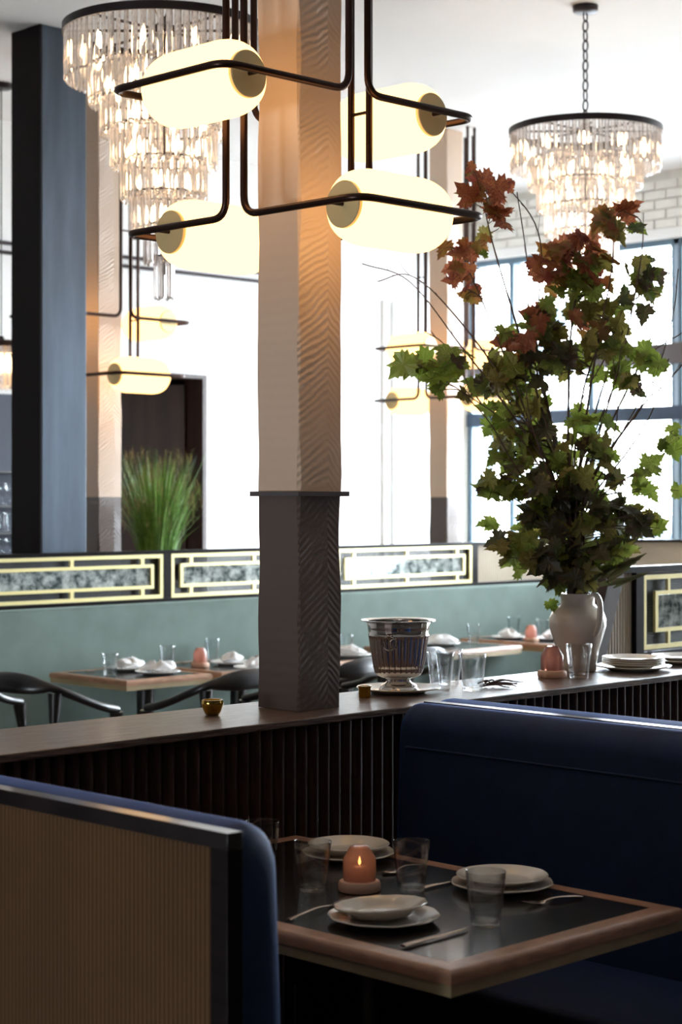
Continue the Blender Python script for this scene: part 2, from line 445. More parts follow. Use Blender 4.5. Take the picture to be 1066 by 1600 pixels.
obj('sill', MB().box(-.12, WY0, .30, .10, YW, .37), 'steel_frame', win)
for i in range(len(ys) - 1):
    for za, zb in ((WZ[0], WZ[1]), (WZ[2], WZ[3]), (WZ[4], WH - .05)):
        obj('pane', MB().box(-.004, ys[i + 1] + .03, za + .01, .004, ys[i] - .03, zb), 'pane_glass', win)
# street side: dark raking stair outside the window and a parked car
st = thing('outdoor_stair', 'dark steel stair stringer raking up outside the far window', 'stair', (12.9, 10.7, 0))
obj('stringer', MB().prism([(.60, 1.38), (.60, 1.62), (-.60, 3.42), (-.60, 3.18)], 'x', -.05, .05), 'stair_steel', st)
for k in range(6):
    obj('tread', MB().box(-.05, .36 - k * .18, 1.66 + k * .27, .8, .56 - k * .18, 1.69 + k * .27), 'stair_steel', st)
obj('post', MB().box(-.05, .50, 0, .05, .60, 1.6), 'stair_steel', st)
cr = thing('parked_car', 'pale blue car parked in the street beyond the window', 'car', (17.6, 12.4, 0), .1)
obj('body', MB().prism([(-2.1, .35), (-2.15, .75), (-1.2, .95), (-.6, 1.42), (.8, 1.45), (1.5, 1.0), (2.1, .9), (2.15, .4)], 'x', -.85, .85), 'car_body', cr, bevel=.05)
obj('side_window', MB().prism([(-1.0, .98), (-.5, 1.36), (.75, 1.38), (1.3, 1.02)], 'x', -.87, .87), 'navy', cr)
for yy in (-1.35, 1.35):
    for xx in (-.8, .8):
        obj('wheel', MB().lathe([(.12, -.1), (.30, -.1), (.33, -.06), (.33, .06), (.30, .1), (.12, .1)], 20), 'steel_black', cr, (xx, yy, .33), (0, PI / 2, 0))
struct(obj('street_ground', MB().box(12.3, -20, -.2, 60, 50, -.02), 'pot'))
# wall trims on the back wall
struct(obj('trim_1', MB().tube([(X0, YW - .02, 3.40), (9.6, YW - .02, 3.40)], .014, 8).tube([(X0, YW - .02, 3.335), (9.6, YW - .02, 3.335)], .014, 8), 'ring_bronze'))
pl = MB()
xa = 10.98
pl.box(xa, YW - .03, 0, xa + .06, YW, 3.3).box(xa + .10, YW - .05, 0, xa + .16, YW, 3.3).box(xa + .20, YW - .03, 0, xa + .25, YW, 3.3)
struct(obj('trim_2', pl, 'plaster'))
struct(obj('trim_3', MB().box(DX1 - .04, YW - .015, 0, DX1, YW + .2, DZ).box(DX0, YW - .015, DZ - .03, DX1 - .04, YW + .2, DZ), 'corridor_brown'))

# ================================================================== COLUMNS
def column(c, label, zc=1.62):
    t = thing('timber_column', label, 'column', (c[0], c[1], 0), 0, 'painted timber columns')
    rnd = random.Random(int(c[0] * 100))
    def shaft(z0, z1, hw):
        # square shaft with slightly uneven arrises
        m = MB(); n = max(2, int((z1 - z0) / .05)); ring = []
        vs = []
        for i in range(n + 1):
            z = z0 + (z1 - z0) * i / n
            e = [hw + mnoise.noise((z * 7, k * 9.1, c[0])) * .0035 for k in range(4)]
            ch = [.003 + max(0, mnoise.noise((z * 4, k * 5.3 + 2, c[1]))) * .014 for k in range(4)]
            # corners: (-,-) near, (+,-), (+,+), (-,+)
            q = [(-e[3] + ch[0], -e[0]), (e[1] - ch[1], -e[0]), (e[1], -e[0] + ch[1]), (e[1], e[2] - ch[2]), (e[1] - ch[2], e[2]), (-e[3] + ch[3], e[2]), (-e[3], e[2] - ch[3]), (-e[3], -e[0] + ch[0])]
            vs += [(a, b, z) for a, b in q]
        fs = []
        for i in range(n):
            for j in range(8):
                fs.append((i * 8 + j, i * 8 + (j + 1) % 8, (i + 1) * 8 + (j + 1) % 8, (i + 1) * 8 + j))
        fs.append(tuple(range(7, -1, -1))); fs.append(tuple(n * 8 + j for j in range(8)))
        return m.add(vs, fs)
    return t, shaft
ZT = 1.053                      # counter top height
CC = (3.597, 3.764)
t, sh = column(CC, 'near timber column with grey base rising from the dark counter top')
obj('lower_shaft', sh(ZT + .001, 1.655, .0845), 'timber_dark', t, smooth=30)
obj('upper_shaft', sh(1.668, CZ - .001, .0855), 'timber_cream', t, smooth=30)
obj('collar', MB().box(-.101, -.101, 1.6545, .101, .101, 1.6685), 'beam_brown', t, bevel=.001)
for c, lb in (((6.6, 8.6), 'far timber column with grey base beside the dark steel column'), ((9.65, 8.6), 'far timber column with grey base near the window wall')):
    t, sh = column(c, lb)
    obj('lower_shaft', sh(0.001, 1.655, .0845), 'timber_dark', t, smooth=30)
    obj('upper_shaft', sh(1.655, CZ - .001, .0855), 'timber_cream', t, smooth=30)
t, sh = column((.55, 3.764), 'added unseen timber column on the counter for the extra capsule lamps')  # unseen column, added together with the extra light fixture
obj('lower_shaft', sh(ZT + .001, 1.655, .0845), 'timber_dark', t, smooth=30)
obj('upper_shaft', sh(1.668, CZ - .001, .0855), 'timber_cream', t, smooth=30)
obj('collar', MB().box(-.101, -.101, 1.6545, .101, .101, 1.6685), 'beam_brown', t, bevel=.001)
# steel H column
t = thing('steel_column', 'dark blue grey steel column with recessed black side behind the banquette', 'column', (5.89, 8.2, 0))
obj('flange', MB().box(0, 0, .001, .30, .03, CZ - .001), 'steel_column', t, bevel=.003)
obj('flange', MB().box(0, .25, .001, .30, .28, CZ - .001), 'steel_column', t, bevel=.003)
obj('web', MB().box(.02, .03, .001, .05, .25, CZ - .001), 'steel_black', t)
obj('cover_strip', MB().box(-.012, .0005, .001, -.001, .125, CZ - .001), 'steel_black', t)
obj('cover_strip', MB().box(-.006, .128, .001, -.0005, .28, CZ - .001), 'steel_black', t)

# ================================================================== COUNTER WITH SLATS
CY0, CY1 = 3.555, 3.956
t = thing('half_wall', 'dark half wall faced with half round vertical slats below the counter top', 'half wall', (0, 0, 0))
obj('body', MB().box(-1.0, CY0 + .045, .001, 7.2, CY1 - .02, ZT - .021), 'dark_wood', t)
pitch = .0428
sl = MB()
pf = [(pitch / 2 * .97 * math.cos(PI + PI * k / 8), .022 * math.sin(PI + PI * k / 8)) for k in range(9)]
sl.prism(pf, 'z', .001, ZT - .022)
slm = sl.mesh('slat', 50); slm.materials.append(MATS['slat_wood'])
x = 1.9
while x < 7.17:
    o = bpy.data.objects.new('slat', slm); COL.objects.link(o); o.parent = t; o.location = (x, CY0 + .045, 0)
    x += pitch
tag(obj('counter_top', MB().box(-1.02, CY0, ZT - .02, 7.25, CY1, ZT), 'counter_wood', bevel=.003), 'long dark oak counter top carrying the column, silver bucket and vase', 'counter top')

# ================================================================== BOOTHS
ZB = 1.067
def cushion(x0, x1, z0, z1, y0, y1, top_r, lean=0.0, side=1):
    """upholstered back: profile in x-z, swept along y, both ends rounded; the seating face is on the 'side' of x"""
    prof = []
    w = x1 - x0
    def pr(s):
        # s scales inset of the face/top for end rounding
        ins = s
        pts = [(0, z0)]
        f = w - ins
        pts += [(f + lean, z0), (f + lean * .5, (z0 + z1) / 2)]
        for k in range(7):
            a = PI / 2 * k / 6
            pts.append((f - top_r + top_r * math.cos(a), z1 - ins - top_r + top_r * math.sin(a)))
        pts.append((0, z1 - ins - .006))
        return pts
    m = MB(); vs = []; fs = []
    ring = [(y0, .05), (y0 + .006, .03), (y0 + .018, .014), (y0 + .035, .004), (y0 + .06, 0), (y1 - .06, 0), (y1 - .035, .004), (y1 - .018, .014), (y1 - .006, .03), (y1, .05)]
    n = len(pr(0))
    for y, s in ring:
        for (px, pz) in pr(s):
            vs.append((x0 + px if side > 0 else x1 - px, y, pz))
    for i in range(len(ring) - 1):
        for j in range(n):
            fs.append((i * n + j, i * n + (j + 1) % n, (i + 1) * n + (j + 1) % n, (i + 1) * n + j))
    fs.append(tuple(range(n - 1, -1, -1))); fs.append(tuple((len(ring) - 1) * n + j for j in range(n)))
    return m.add(vs, fs)
def flutes(length, z0, z1, pitch, depth, axis='y'):
    """fluted sheet in the y-z plane (or x-z); bulges towards -x (or -y)"""
    m = MB(); vs = []; fs = []; n = int(length / pitch); k = 6
    cols = []
    for i in range(n):
        for j in range(k):
            u = (i + j / k) * pitch
            cols.append((u, depth * abs(math.sin(PI * j / k)) ** .8))
    cols.append((n * pitch, 0))
    for u, d in cols:
        for z in (z0, z1):
            vs.append((-d, u, z) if axis == 'y' else (u, -d, z))
    for i in range(len(cols) - 1):
        fs.append((2 * i, 2 * i + 2, 2 * i + 3, 2 * i + 1))
    return m.add(vs, fs)
bx0, by0, by1 = 2.099, 2.378, 3.55
t = thing('booth_bench', 'blue velvet booth bench with tan fluted back panel in dark wood frame', 'booth', (0, 0, 0))
fr = MB().box(bx0, by0, ZB - .03, bx0 + .036, by1, ZB)
obj('top_rail', fr, 'cap_wood', t, bevel=.001)
obj('end_post', MB().box(bx0, by0, .001, bx0 + .036, by0 + .045, ZB - .0301), 'dark_wood', t, bevel=.001)
obj('back_board', MB().box(bx0 + .014, by0 + .045, .001, bx0 + .036, by1, ZB - .0302), 'dark_wood', t)
obj('fluted_panel', flutes(by1 - by0 - .045, .02, ZB - .0302, .0125, .006), 'fluted', t, (bx0 + .0138, by0 + .045, 0), smooth=80)
obj('back_cushion', cushion(bx0 + .0365, bx0 + .149, .40, ZB + .006, by0 + .004, by1, .075, .02), 'blue_velvet', t, smooth=50)
obj('seat_cushion', MB().box(bx0 + .0365, by0 + .02, .36, 2.66, by1 - .005, .47), 'blue_velvet', t, bevel=.03)
obj('seat_base', MB().box(bx0 + .0365, by0 + .03, .001, 2.61, by1 - .005, .36), 'dark_wood', t)
cx = 3.865
t = thing('booth_bench', 'double sided blue velvet booth bench with glossy dark wood cap strip', 'booth', (0, 0, 0))
yb0 = 1.5
obj('top_rail', MB().box(cx, yb0, .001, cx + .036, by1 - .02, ZB), 'cap_wood', t, bevel=.001)
fc = obj('back_cushion', cushion(cx - .115, cx - .0005, .40, ZB + .003, yb0, by1 - .004, .07, .02, -1), 'blue_velvet', t, smooth=50)
obj('piping', MB().tube([(cx - .1185, yb0 + .05, ZB - .115), (cx - .1185, by1 - .06, ZB - .115)], .003, 6), 'blue_velvet', fc)
obj('back_cushion', cushion(cx + .0365, cx + .15, .40, ZB + .006, yb0, by1 - .004, .07, .02, 1), 'blue_velvet', t, smooth=50)
obj('seat_cushion', MB().box(3.31, yb0, .36, cx - .0005, by1 - .02, .47), 'blue_velvet', t, bevel=.03)
obj('seat_base', MB().box(3.36, yb0, .001, cx - .0005, by1 - .02, .36), 'corridor_brown', t)
obj('seat_cushion', MB().box(cx + .0365, yb0, .36, cx + .55, by1 - .02, .47), 'blue_velvet', t, bevel=.03)
obj('seat_base', MB().box(cx + .0365, yb0, .001, cx + .50, by1 - .02, .36), 'dark_wood', t)

# ================================================================== TABLES
def table(x0, y0, x1, y1, label, group=None, edge=.055, zt=.75, py_=0.0):
    cx_, cy_ = (x0 + x1) / 2, (y0 + y1) / 2
    hx, hy = (x1 - x0) / 2, (y1 - y0) / 2
    t = thing('restaurant_table', label, 'table', (cx_, cy_, 0), 0, group)
    obj('top_panel', MB().box(-hx + edge, -hy + edge, zt - .03, hx - edge, hy - edge, zt - .0008), 'table_top', t)
    def strip(a, b, c, d):
        m = MB(); n = 6
        # quarter-round nosing: outer a->b, inner d->c, built as rings
        A, B, C, D = [Vector((*q, 0)) for q in (a, b, c, d)]
        prof = [(1.0, zt), (.28, zt)] + [(.28 - .28 * math.sin(PI / 2 * k / n), zt - .016 * (1 - math.cos(PI / 2 * k / n))) for k in range(1, n + 1)] + [(0, zt - .026), (1.0, zt - .026)]
        vs = []; fs = []
        for s in range(2):
            o_, i_ = (A, D) if s == 0 else (B, C)
            for f, z in prof:
                q = o_.lerp(i_, f); vs.append((q.x, q.y, z))
        k = len(prof)
        for j in range(k): fs.append((j, (j + 1) % k, k + (j + 1) % k, k + j))
        fs += [tuple(range(k)), tuple(range(2 * k - 1, k - 1, -1))]
        return m.add(vs, fs)
    O = [(-hx, -hy), (hx, -hy), (hx, hy), (-hx, hy)]
    I = [(-hx + edge, -hy + edge), (hx - edge, -hy + edge), (hx - edge, hy - edge), (-hx + edge, hy - edge)]
    for k in range(4):
        g = .0004
        obj('edge_strip', strip(O[k], O[(k + 1) % 4], I[(k + 1) % 4], I[k]), 'table_edge', t, smooth=35)
    obj('under_band', MB().box(-hx + .004, -hy + .004, zt - .05, hx - .004, hy - .004, zt - .0265), 'table_band', t)
    obj('pedestal', MB().lathe([(.045, .02), (.045, zt - .06), (.10, zt - .0505)], 20), 'chair_black', t, (0, py_, 0))
    obj('base_plate', MB().lathe([(.19, .001), (.19, .012), (.05, .022)], 28), 'chair_black', t, (0, py_, 0))
    return t
table(2.593, 2.298, 3.37, 3.54, 'booth table with black top and pinkish wood edge in the foreground')

# ------------------------------------------------------------------ tableware kinds
def glass_mesh(r=.043, h=.115, rb=.031):
    prof = [(0, 0), (rb * .9, 0), (rb, .004), (rb + (r - rb) * .3, h * .3), (r - .0012, h * .85), (r, h - .001), (r - .0008, h), (r - .002, h - .001), (r - .0032, h * .85), (rb + (r - rb) * .3 - .002, h * .3), (rb - .003, .013), (rb * .6, .010), (0, .010)]
    m = MB().lathe(prof, 36); me = m.mesh('tumbler', 60); me.materials.append(MATS['glass']); return me
GLASS = glass_mesh()
def tumbler(p, label, group, s=1.0):
    o = bpy.data.objects.new('water_glass', GLASS); COL.objects.link(o); o.location = p; o.scale = (s, s, s)
    return tag(o, label, 'glass', group)
def plate_mesh(r, wavy=.012, h=.016, lobes=10, n=80, deep=.0):
    def fn(rr, z, a, i):
        k = max(0, (rr / r - .55) / .45)
        w = 1 + wavy * k * math.cos(lobes * a); return rr * w, z
    prof = [(0, .004), (r * .5, .004), (r * .60, .0), (r * .64, .001), (r * .70, .006 + deep * .3), (r * .99, h - .002 + deep), (r, h + deep), (r * .985, h + .002 + deep), (r * .72, .010 + deep * .35), (r * .66, .007), (r * .6, .0055), (0, .0055)]
    return MB().lathe(prof, n, fn=fn)
PM = {}
def plate(p, r, label, group, wavy=.012, m='plate', deep=0.0, tilt=(0, 0), lobes=10):
    key = (r, wavy, m, deep, lobes)
    if key not in PM:
        me = plate_mesh(r, wavy, deep=deep, lobes=lobes).mesh('plate', 50); me.materials.append(MATS[m]); PM[key] = me
    o = bpy.data.objects.new('dinner_plate' if r > .11 else 'side_plate', PM[key]); COL.objects.link(o); o.location = p
    o.rotation_euler = (tilt[0], tilt[1], random.uniform(0, 6))
    return tag(o, label, 'plate', group)
def candle(p, label, lit=False, group='pink candle holders'):
    t = thing('candle_holder', label, 'candle holder', p, 0, group)
    obj('base', MB().lathe([(.047, .0), (.049, .004), (.049, .016), (.046, .022), (.040, .024), (.034, .024)], 36), 'stone_pink', t)
    sh = obj('glass_shade', MB().lathe([(.037, .0245), (.038, .03), (.038, .070), (.036, .077), (.022, .100), (.016, .103), (.0, .1035)], 36), 'pink_glass', t, smooth=24)
    c = obj('candle', MB().lathe([(0, .0245), (.019, .0245), (.019, .052), (.016, .055), (0, .053)], 20), 'napkin', t)
    if lit: obj('flame', MB().lathe([(0, .058), (.003, .061), (.0036, .066), (.002, .073), (0, .079)], 10), 'flame', c)
    return t
def cutlery(kind, a, b, label, group):
    """a = handle end, b = tip, on the table top"""
    a = Vector(a); b = Vector(b); L = (b - a).length
    ang = math.atan2(b.y - a.y, b.x - a.x)
    t = thing(kind, label, {'fork': 'fork', 'table_knife': 'knife', 'spoon': 'spoon'}[kind], a, ang, group)
    m = 'steel_cutlery'
    if kind == 'table_knife':
        obj('handle', MB().tube([(0, 0, .004), (L * .1, 0, .005), (L * .42, 0, .0045)], [(.0075, .003), (.008, .0036), (.005, .003)], 10), m, t)
        obj('blade', MB().tube([(L * .42, 0, .0045), (L * .5, 0, .005), (L * .85, .001, .005), (L, .004, .0045)], [(.005, .002), (.009, .001), (.009, .0008), (.001, .0006)], 8), m, t)
    else:
        obj('handle', MB().tube(bez([(0, 0, .003), (L * .15, 0, .006), (L * .45, 0, .009), (L * .66, 0, .005)], 5), [(.0085 - .005 * min(1, k / 11), .0018) for k in range(16)], 8), m, t)
        if kind == 'fork':
            obj('neck', MB().tube([(L * .64, 0, .0055), (L * .70, 0, .003), (L * .78, 0, .0035)], [(.0035, .0018), (.010, .0014), (.0115, .0012)], 8), m, t)
            for k in range(4):
                y = (k - 1.5) * .0062
                obj('tine', MB().tube([(L * .77, y, .0035), (L * .9, y, .0055), (L, y * .9, .010)], [.0017, .0014, .0007], 6), m, t)
        else:
            obj('bowl', MB().tube([(L * .64, 0, .0055), (L * .72, 0, .004), (L * .84, 0, .003), (L * .95, 0, .004), (L, 0, .006)], [(.003, .0018), (.015, .002), (.021, .0022), (.014, .002), (.002, .001)], 12), m, t)
    return t
def napkin(p, s, seed, label, group):
    rnd = random.Random(seed); m = MB(); vs = []; fs = []; n, k = 26, 10
    for i in range(k + 1):
        v = i / k
        for j in range(n):
            a = 2 * PI * j / n
            r = s * math.sin(PI * (.02 + .96 * v) / 1.0) ** .6
            q = mnoise.noise((math.cos(a) * 2.2 + seed, math.sin(a) * 2.2, v * 3))
            r *= 1 + .28 * q
            z = s * .62 * v * (1 + .55 * mnoise.noise((math.cos(a) * 1.7, math.sin(a) * 1.7 + seed, v * 2)))
            vs.append((r * math.cos(a) * 1.15, r * math.sin(a) * .75, max(0, z)))
    for i in range(k):
        for j in range(n): fs.append((i * n + j, i * n + (j + 1) % n, (i + 1) * n + (j + 1) % n, (i + 1) * n + j))
    fs.append(tuple(range(n - 1, -1, -1))); fs.append(tuple(k * n + j for j in range(n)))
    m.add(vs, fs)
    return tag(obj('napkin', m, 'napkin', None, p, (0, 0, rnd.uniform(0, 3)), smooth=60), label, 'napkin', group)

# ------------------------------------------------------------------ foreground table setting
ZTB = .75
G1, G2 = 'water glasses on the booth table', 'plates on the booth table'
def onT(px, py): return P(px, py, ZTB + .0005)
tumbler(onT(759, 1446), 'clear water glass nearest the front corner of the booth table', G1)
tumbler(onT(489, 1392), 'clear water glass left of the lit pink candle on the booth table', G1)
tumbler(onT(643, 1392), 'clear water glass right of the lit pink candle on the booth table', G1)
tumbler(P(410, 1283, ZTB + .115) - Vector((0, 0, .1145)), 'clear water glass partly hidden behind the blue bench end', G1)
candle(onT(562, 1391), 'lit pink glass candle holder on the booth table', True)
c = onT(600, 1440)
plate(c, .119, 'wavy edged dinner plate under the smaller plate at the front of booth table', G2)
plate(c + Vector((.004, .012, .011)), .100, 'scalloped soup plate on top of the front dinner plate of booth table', G2, .018, deep=.008, tilt=(math.radians(3), math.radians(-3)), lobes=14)
c = onT(545, 1340)
plate(c, .116, 'lower plate of the stacked pair behind the lit candle', G2)
for k in range(1): plate(c + Vector((0, 0, .014)), .102, 'upper plate of the stacked pair behind the lit candle', G2, .008, deep=.006)
c = onT(785, 1388)
plate(c, .118, 'lower plate of the stacked pair behind the front water glass', G2)
plate(c + Vector((0, 0, .014)), .106, 'upper plate of the stacked pair behind the front water glass', G2, .006, deep=.003)
G3 = 'cutlery on the booth table'
cutlery('table_knife', onT(630, 1481), onT(735, 1452), 'dark table knife lying in front of the front plates', G3)
cutlery('fork', onT(450, 1439), onT(548, 1408), 'fork lying left of the front plates', G3)
cutlery('fork', onT(908, 1402), onT(820, 1416), 'fork lying right of the plates on the far side of booth table', G3)
cutlery('table_knife', onT(660, 1390), onT(716, 1377), 'table knife between the right glass and the far plates', G3)
cutlery('spoon', onT(660, 1352), onT(600, 1366), 'spoon peeking out behind the lit candle', G3)

# ------------------------------------------------------------------ things on the counter
def onC(px, py): return P(px, py, ZT + .0005)
def gold_bowl():
    t = thing('gold_bowl', 'small shiny gold votive bowl on the counter left of the column', 'bowl', onC(332, 1117))
    obj('bowl', MB().lathe([(0, 0), (.018, 0), (.024, .010), (.030, .026), (.031, .034), (.029, .042), (.0275, .042), (.029, .034), (.028, .026), (.022, .012), (0, .008)], 36), 'gold_shiny', t, smooth=60)
    obj('wax', MB().lathe([(0, .03), (.0272, .03), (.0272, .032), (0, .032)], 24), 'gold_strip', t)
gold_bowl()
v = thing('brass_votive', 'tiny brass votive cup on the counter in front of the saucer', 'votive cup', onC(570, 1090))
obj('cup', MB().lathe([(0, 0), (.017, 0), (.018, .003), (.0185, .030), (.021, .033), (.021, .036), (.0175, .036), (.0165, .010), (0, .006)], 32), 'gold_shiny', v, smooth=45)
obj('wax', MB().lathe([(0, .026), (.0166, .026), (.0166, .028), (0, .028)], 20), 'napkin', v)
BK = Vector((4.085, 3.835, ZT + .0005))
plate(BK, .130, 'pale saucer plate under the silver wine bucket', 'plates on the counter', .004)
def bucket():
    t = thing('wine_bucket', 'fluted silver wine bucket on a pale saucer', 'wine bucket', BK + Vector((0, 0, .0065)))
    nf = 26
    def fn(r, z, a, i):
        if .052 < z < .165 and r > .05:
            k = min(1, (z - .05) / .012) * min(1, (.168 - z) / .006)
            return r - .0052 * k * (1 - abs(math.cos(nf * a / 2)) ** .6), z
        return r, z
    body = [(0, .035), (.030, .036), (.052, .040), (.068, .047), (.074, .056), (.077, .066), (.082, .095), (.087, .125), (.0905, .150), (.092, .160), (.0925, .1645), (.0945, .168), (.0945, .171), (.0925, .173), (.095, .190), (.098, .210), (.0975, .2105), (.093, .190), (.088, .150), (.078, .07), (.06, .055), (0, .052)]
    obj('body', MB().lathe(body, 208, fn=fn), 'silver', t, smooth=60)
    obj('rim', MB().lathe([(.0965, .2085), (.104, .212), (.113, .2125), (.116, .214), (.1155, .2165), (.112, .2165), (.103, .2155), (.0965, .2125)], 64, closed=True), 'silver', t, smooth=50)
    obj('foot', MB().lathe([(0, 0), (.062, 0), (.0625, .003), (.058, .006), (.0555, .012), (.0565, .014), (.052, .018), (.042, .023), (.036, .029), (.036, .034), (.045, .040), (0, .040)], 48), 'silver', t, smooth=40)
    for a in (math.radians(207), math.radians(27)):
        h = obj('handle', MB().tube([(.0955 + .006, .021 * math.cos(2 * PI * k / 24), .150 + .021 * math.sin(2 * PI * k / 24)) for k in range(24)], .0028, 8, closed=True), 'silver', t, rot=(0, 0, a))
        obj('mask', MB().lathe([(0, 0), (.011, 0), (.012, .003), (.009, .007), (.005, .010), (0, .011)], 18, fn=lambda r, z, a, i: (r * (1 + .14 * math.cos(5 * a)), z)), 'silver', h, (.091, 0, .168), (0, PI / 2, 0))
bucket()
G4 = 'water glasses standing on the counter'
tumbler((4.275, 3.70, ZT + .0005), 'clear glass nearest the counter edge beside the silver bucket', G4)
tumbler((4.245, 3.805, ZT + .0005), 'clear glass closest to the saucer of the silver bucket', G4)
tumbler((4.352, 3.865, ZT + .0005), 'clear glass at the back of the three beside the bucket', G4)
tumbler(onC(905, 1060), 'clear glass in front of the white vase on the counter', G4, 1.0)
candle(onC(863, 1058), 'unlit pink candle holder beside the white vase on the counter')
def twigs():
    rnd = random.Random(3)
    t = thing('dried_twigs', 'small heap of dark dried twigs on the counter by the glasses', 'twigs', onC(782, 1074))
    for k in range(11):
        a = rnd.uniform(-.9, .5) - PI / 4; L = rnd.uniform(.05, .12)
        c = Vector((rnd.uniform(-.045, .045), rnd.uniform(-.02, .02), .003 + .0012 * k))
        dv = Vector((math.cos(a), math.sin(a), 0))
        pts = [c - dv * L / 2, c - dv * L * .1 + Vector((0, 0, rnd.uniform(.002, .01))), c + dv * L * .25 + Vector((rnd.uniform(-.012, .012), rnd.uniform(-.012, .012), .003)), c + dv * L / 2]
        obj('twig', MB().tube(bez(pts, 4), [.0032 - .0018 * i / 12 for i in range(13)], 6), 'twig', t)
    for k in range(9):
        obj('twig_leaf', MB().tube([(0, 0, 0), (.008, 0, .004), (.02, .002, .002)], [(.001, .0006), (.006, .0012), (.001, .0006)], 6), 'twig', t, (rnd.uniform(-.05, .06), rnd.uniform(-.03, .03), .006), (0, 0, rnd.uniform(0, 6)))
twigs()
SP = onC(990, 1047)
plate(SP, .130, 'large wavy plate at the bottom of the plate stack beside the vase', 'plates on the counter', .02)
plate(SP + Vector((0, 0, .010)), .108, 'second plate up in the stack beside the vase', 'plates on the counter', .008)
for k, lb in enumerate(('third plate up in the stack beside the vase', 'fourth plate up in the stack beside the vase', 'top plate of the stack beside the vase')):
    plate(SP + Vector((0, 0, .0165 + .0065 * (k + 0))), .108, lb, 'plates on the counter', .008)
S2 = Vector((5.53, 3.77, ZT + .0005))
plate(S2, .130, 'lower plate of the pair at the right edge of the counter', 'plates on the counter', .015)
plate(S2 + Vector((0, 0, .012)), .125, 'upper plate of the pair at the right edge of the counter', 'plates on the counter', .015)

# ================================================================== VASE AND BRANCHES
VB = onC(903, 1048)
def vase():
    t = thing('vase', 'white glazed pitcher vase holding the maple branches', 'vase', VB)
    prof = [(0, 0), (.060, 0), (.064, .004), (.066, .03), (.074, .075), (.090, .125), (.0985, .155), (.0985, .18), (.088, .205), (.066, .222), (.058, .232), (.058, .248), (.062, .262), (.063, .268), (.058, .268), (.055, .250), (.055, .235), (.062, .220), (.080, .20), (.09, .17), (.08, .12), (.055, .02), (0, .015)]
    obj('body', MB().lathe(prof, 48), 'vase_glaze', t, smooth=60)
    a = math.radians(-100)
    dv = Vector((math.cos(a), math.sin(a), 0))
    path = bez([dv * .055 + Vector((0, 0, .255)), dv * .085 + Vector((0, 0, .268)), dv * .108 + Vector((0, 0, .245)), dv * .112 + Vector((0, 0, .20)), dv * .104 + Vector((0, 0, .155)), dv * .088 + Vector((0, 0, .128))], 6)
    obj('handle', MB().tube(path, [(.013, .007)] * len(path), 12), 'vase_glaze', t, smooth=60)
vase()
DV = (VB.x + VB.y) / R2           # depth of the vase from the camera
MOUTH = VB + Vector((0, 0, .255))
def maple_mesh(seed, s=1.0):
    rnd = random.Random(seed)
    # half outline of a five-lobed leaf, base at the origin, tip along +y
    half = [(0, 0), (.10, -.06), (.26, -.10), (.24, .02), (.42, .04), (.36, .14), (.52, .26), (.40, .30), (.46, .42), (.32, .40), (.22, .42), (.28, .58), (.18, .60), (.20, .72), (.10, .78), (0, 1.0)]
    out = half + [(-x, y) for x, y in reversed(half[1:-1])]
    out = [(x * (1 + rnd.uniform(-.10, .10)), y + rnd.uniform(-.03, .03)) for x, y in out]
    vs = []; curl = rnd.uniform(.15, .55); fold = rnd.uniform(.10, .45)
    def zf(x, y): return -curl * (y - .3) ** 2 * .5 + fold * abs(x) * .6 - .25 * x * x
    vs = [(x, y, zf(x, y) + rnd.uniform(-.03, .03)) for x, y in out]
    ci = len(vs); vs.append((0, .32, zf(0, .32)))
    n = len(out)
    fs = [(i, (i + 1) % n, ci) for i in range(n)]
    m = MB().add(vs, fs); return m
LEAF = {}
for vname in ('leaf_red', 'leaf_orange', 'leaf_green', 'leaf_olive', 'leaf_dark', 'leaf_bright'):
    for s in range(4):
        me = maple_mesh(s * 11 + 1).mesh('leaf', 0); me.materials.append(MATS[vname]); LEAF[(vname, s)] = me
long_m = MB()
lv = [];
for i in range(6):
    u = i / 5; wdt = .075 * math.sin(PI * (.06 + .92 * u)) ** .8
    lv += [(-wdt, u, -.18 * u * u + .02), (0, u, -.18 * u * u), (wdt, u, -.18 * u * u + .02)]
long_m.add(lv, [q for i in range(5) for q in ((3 * i, 3 * i + 1, 3 * i + 4, 3 * i + 3), (3 * i + 1, 3 * i + 2, 3 * i + 5, 3 * i + 4))])
for vname in ('leaf_green', 'leaf_dark', 'leaf_bright'):
    me = long_m.mesh('leaf', 60).copy(); me.materials.clear(); me.materials.append(MATS[vname]); LEAF[(vname, 'long')] = me
LEAFCAP = 300
RED = ['leaf_red'] * 5 + ['leaf_orange'] * 2
MIX = ['leaf_red'] * 2 + ['leaf_orange'] * 2 + ['leaf_olive'] * 3 + ['leaf_green'] * 3
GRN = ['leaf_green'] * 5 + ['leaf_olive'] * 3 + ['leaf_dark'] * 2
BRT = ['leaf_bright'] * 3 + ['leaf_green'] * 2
DRK = ['leaf_dark'] * 5 + ['leaf_olive'] * 2 + ['leaf_green'] * 2
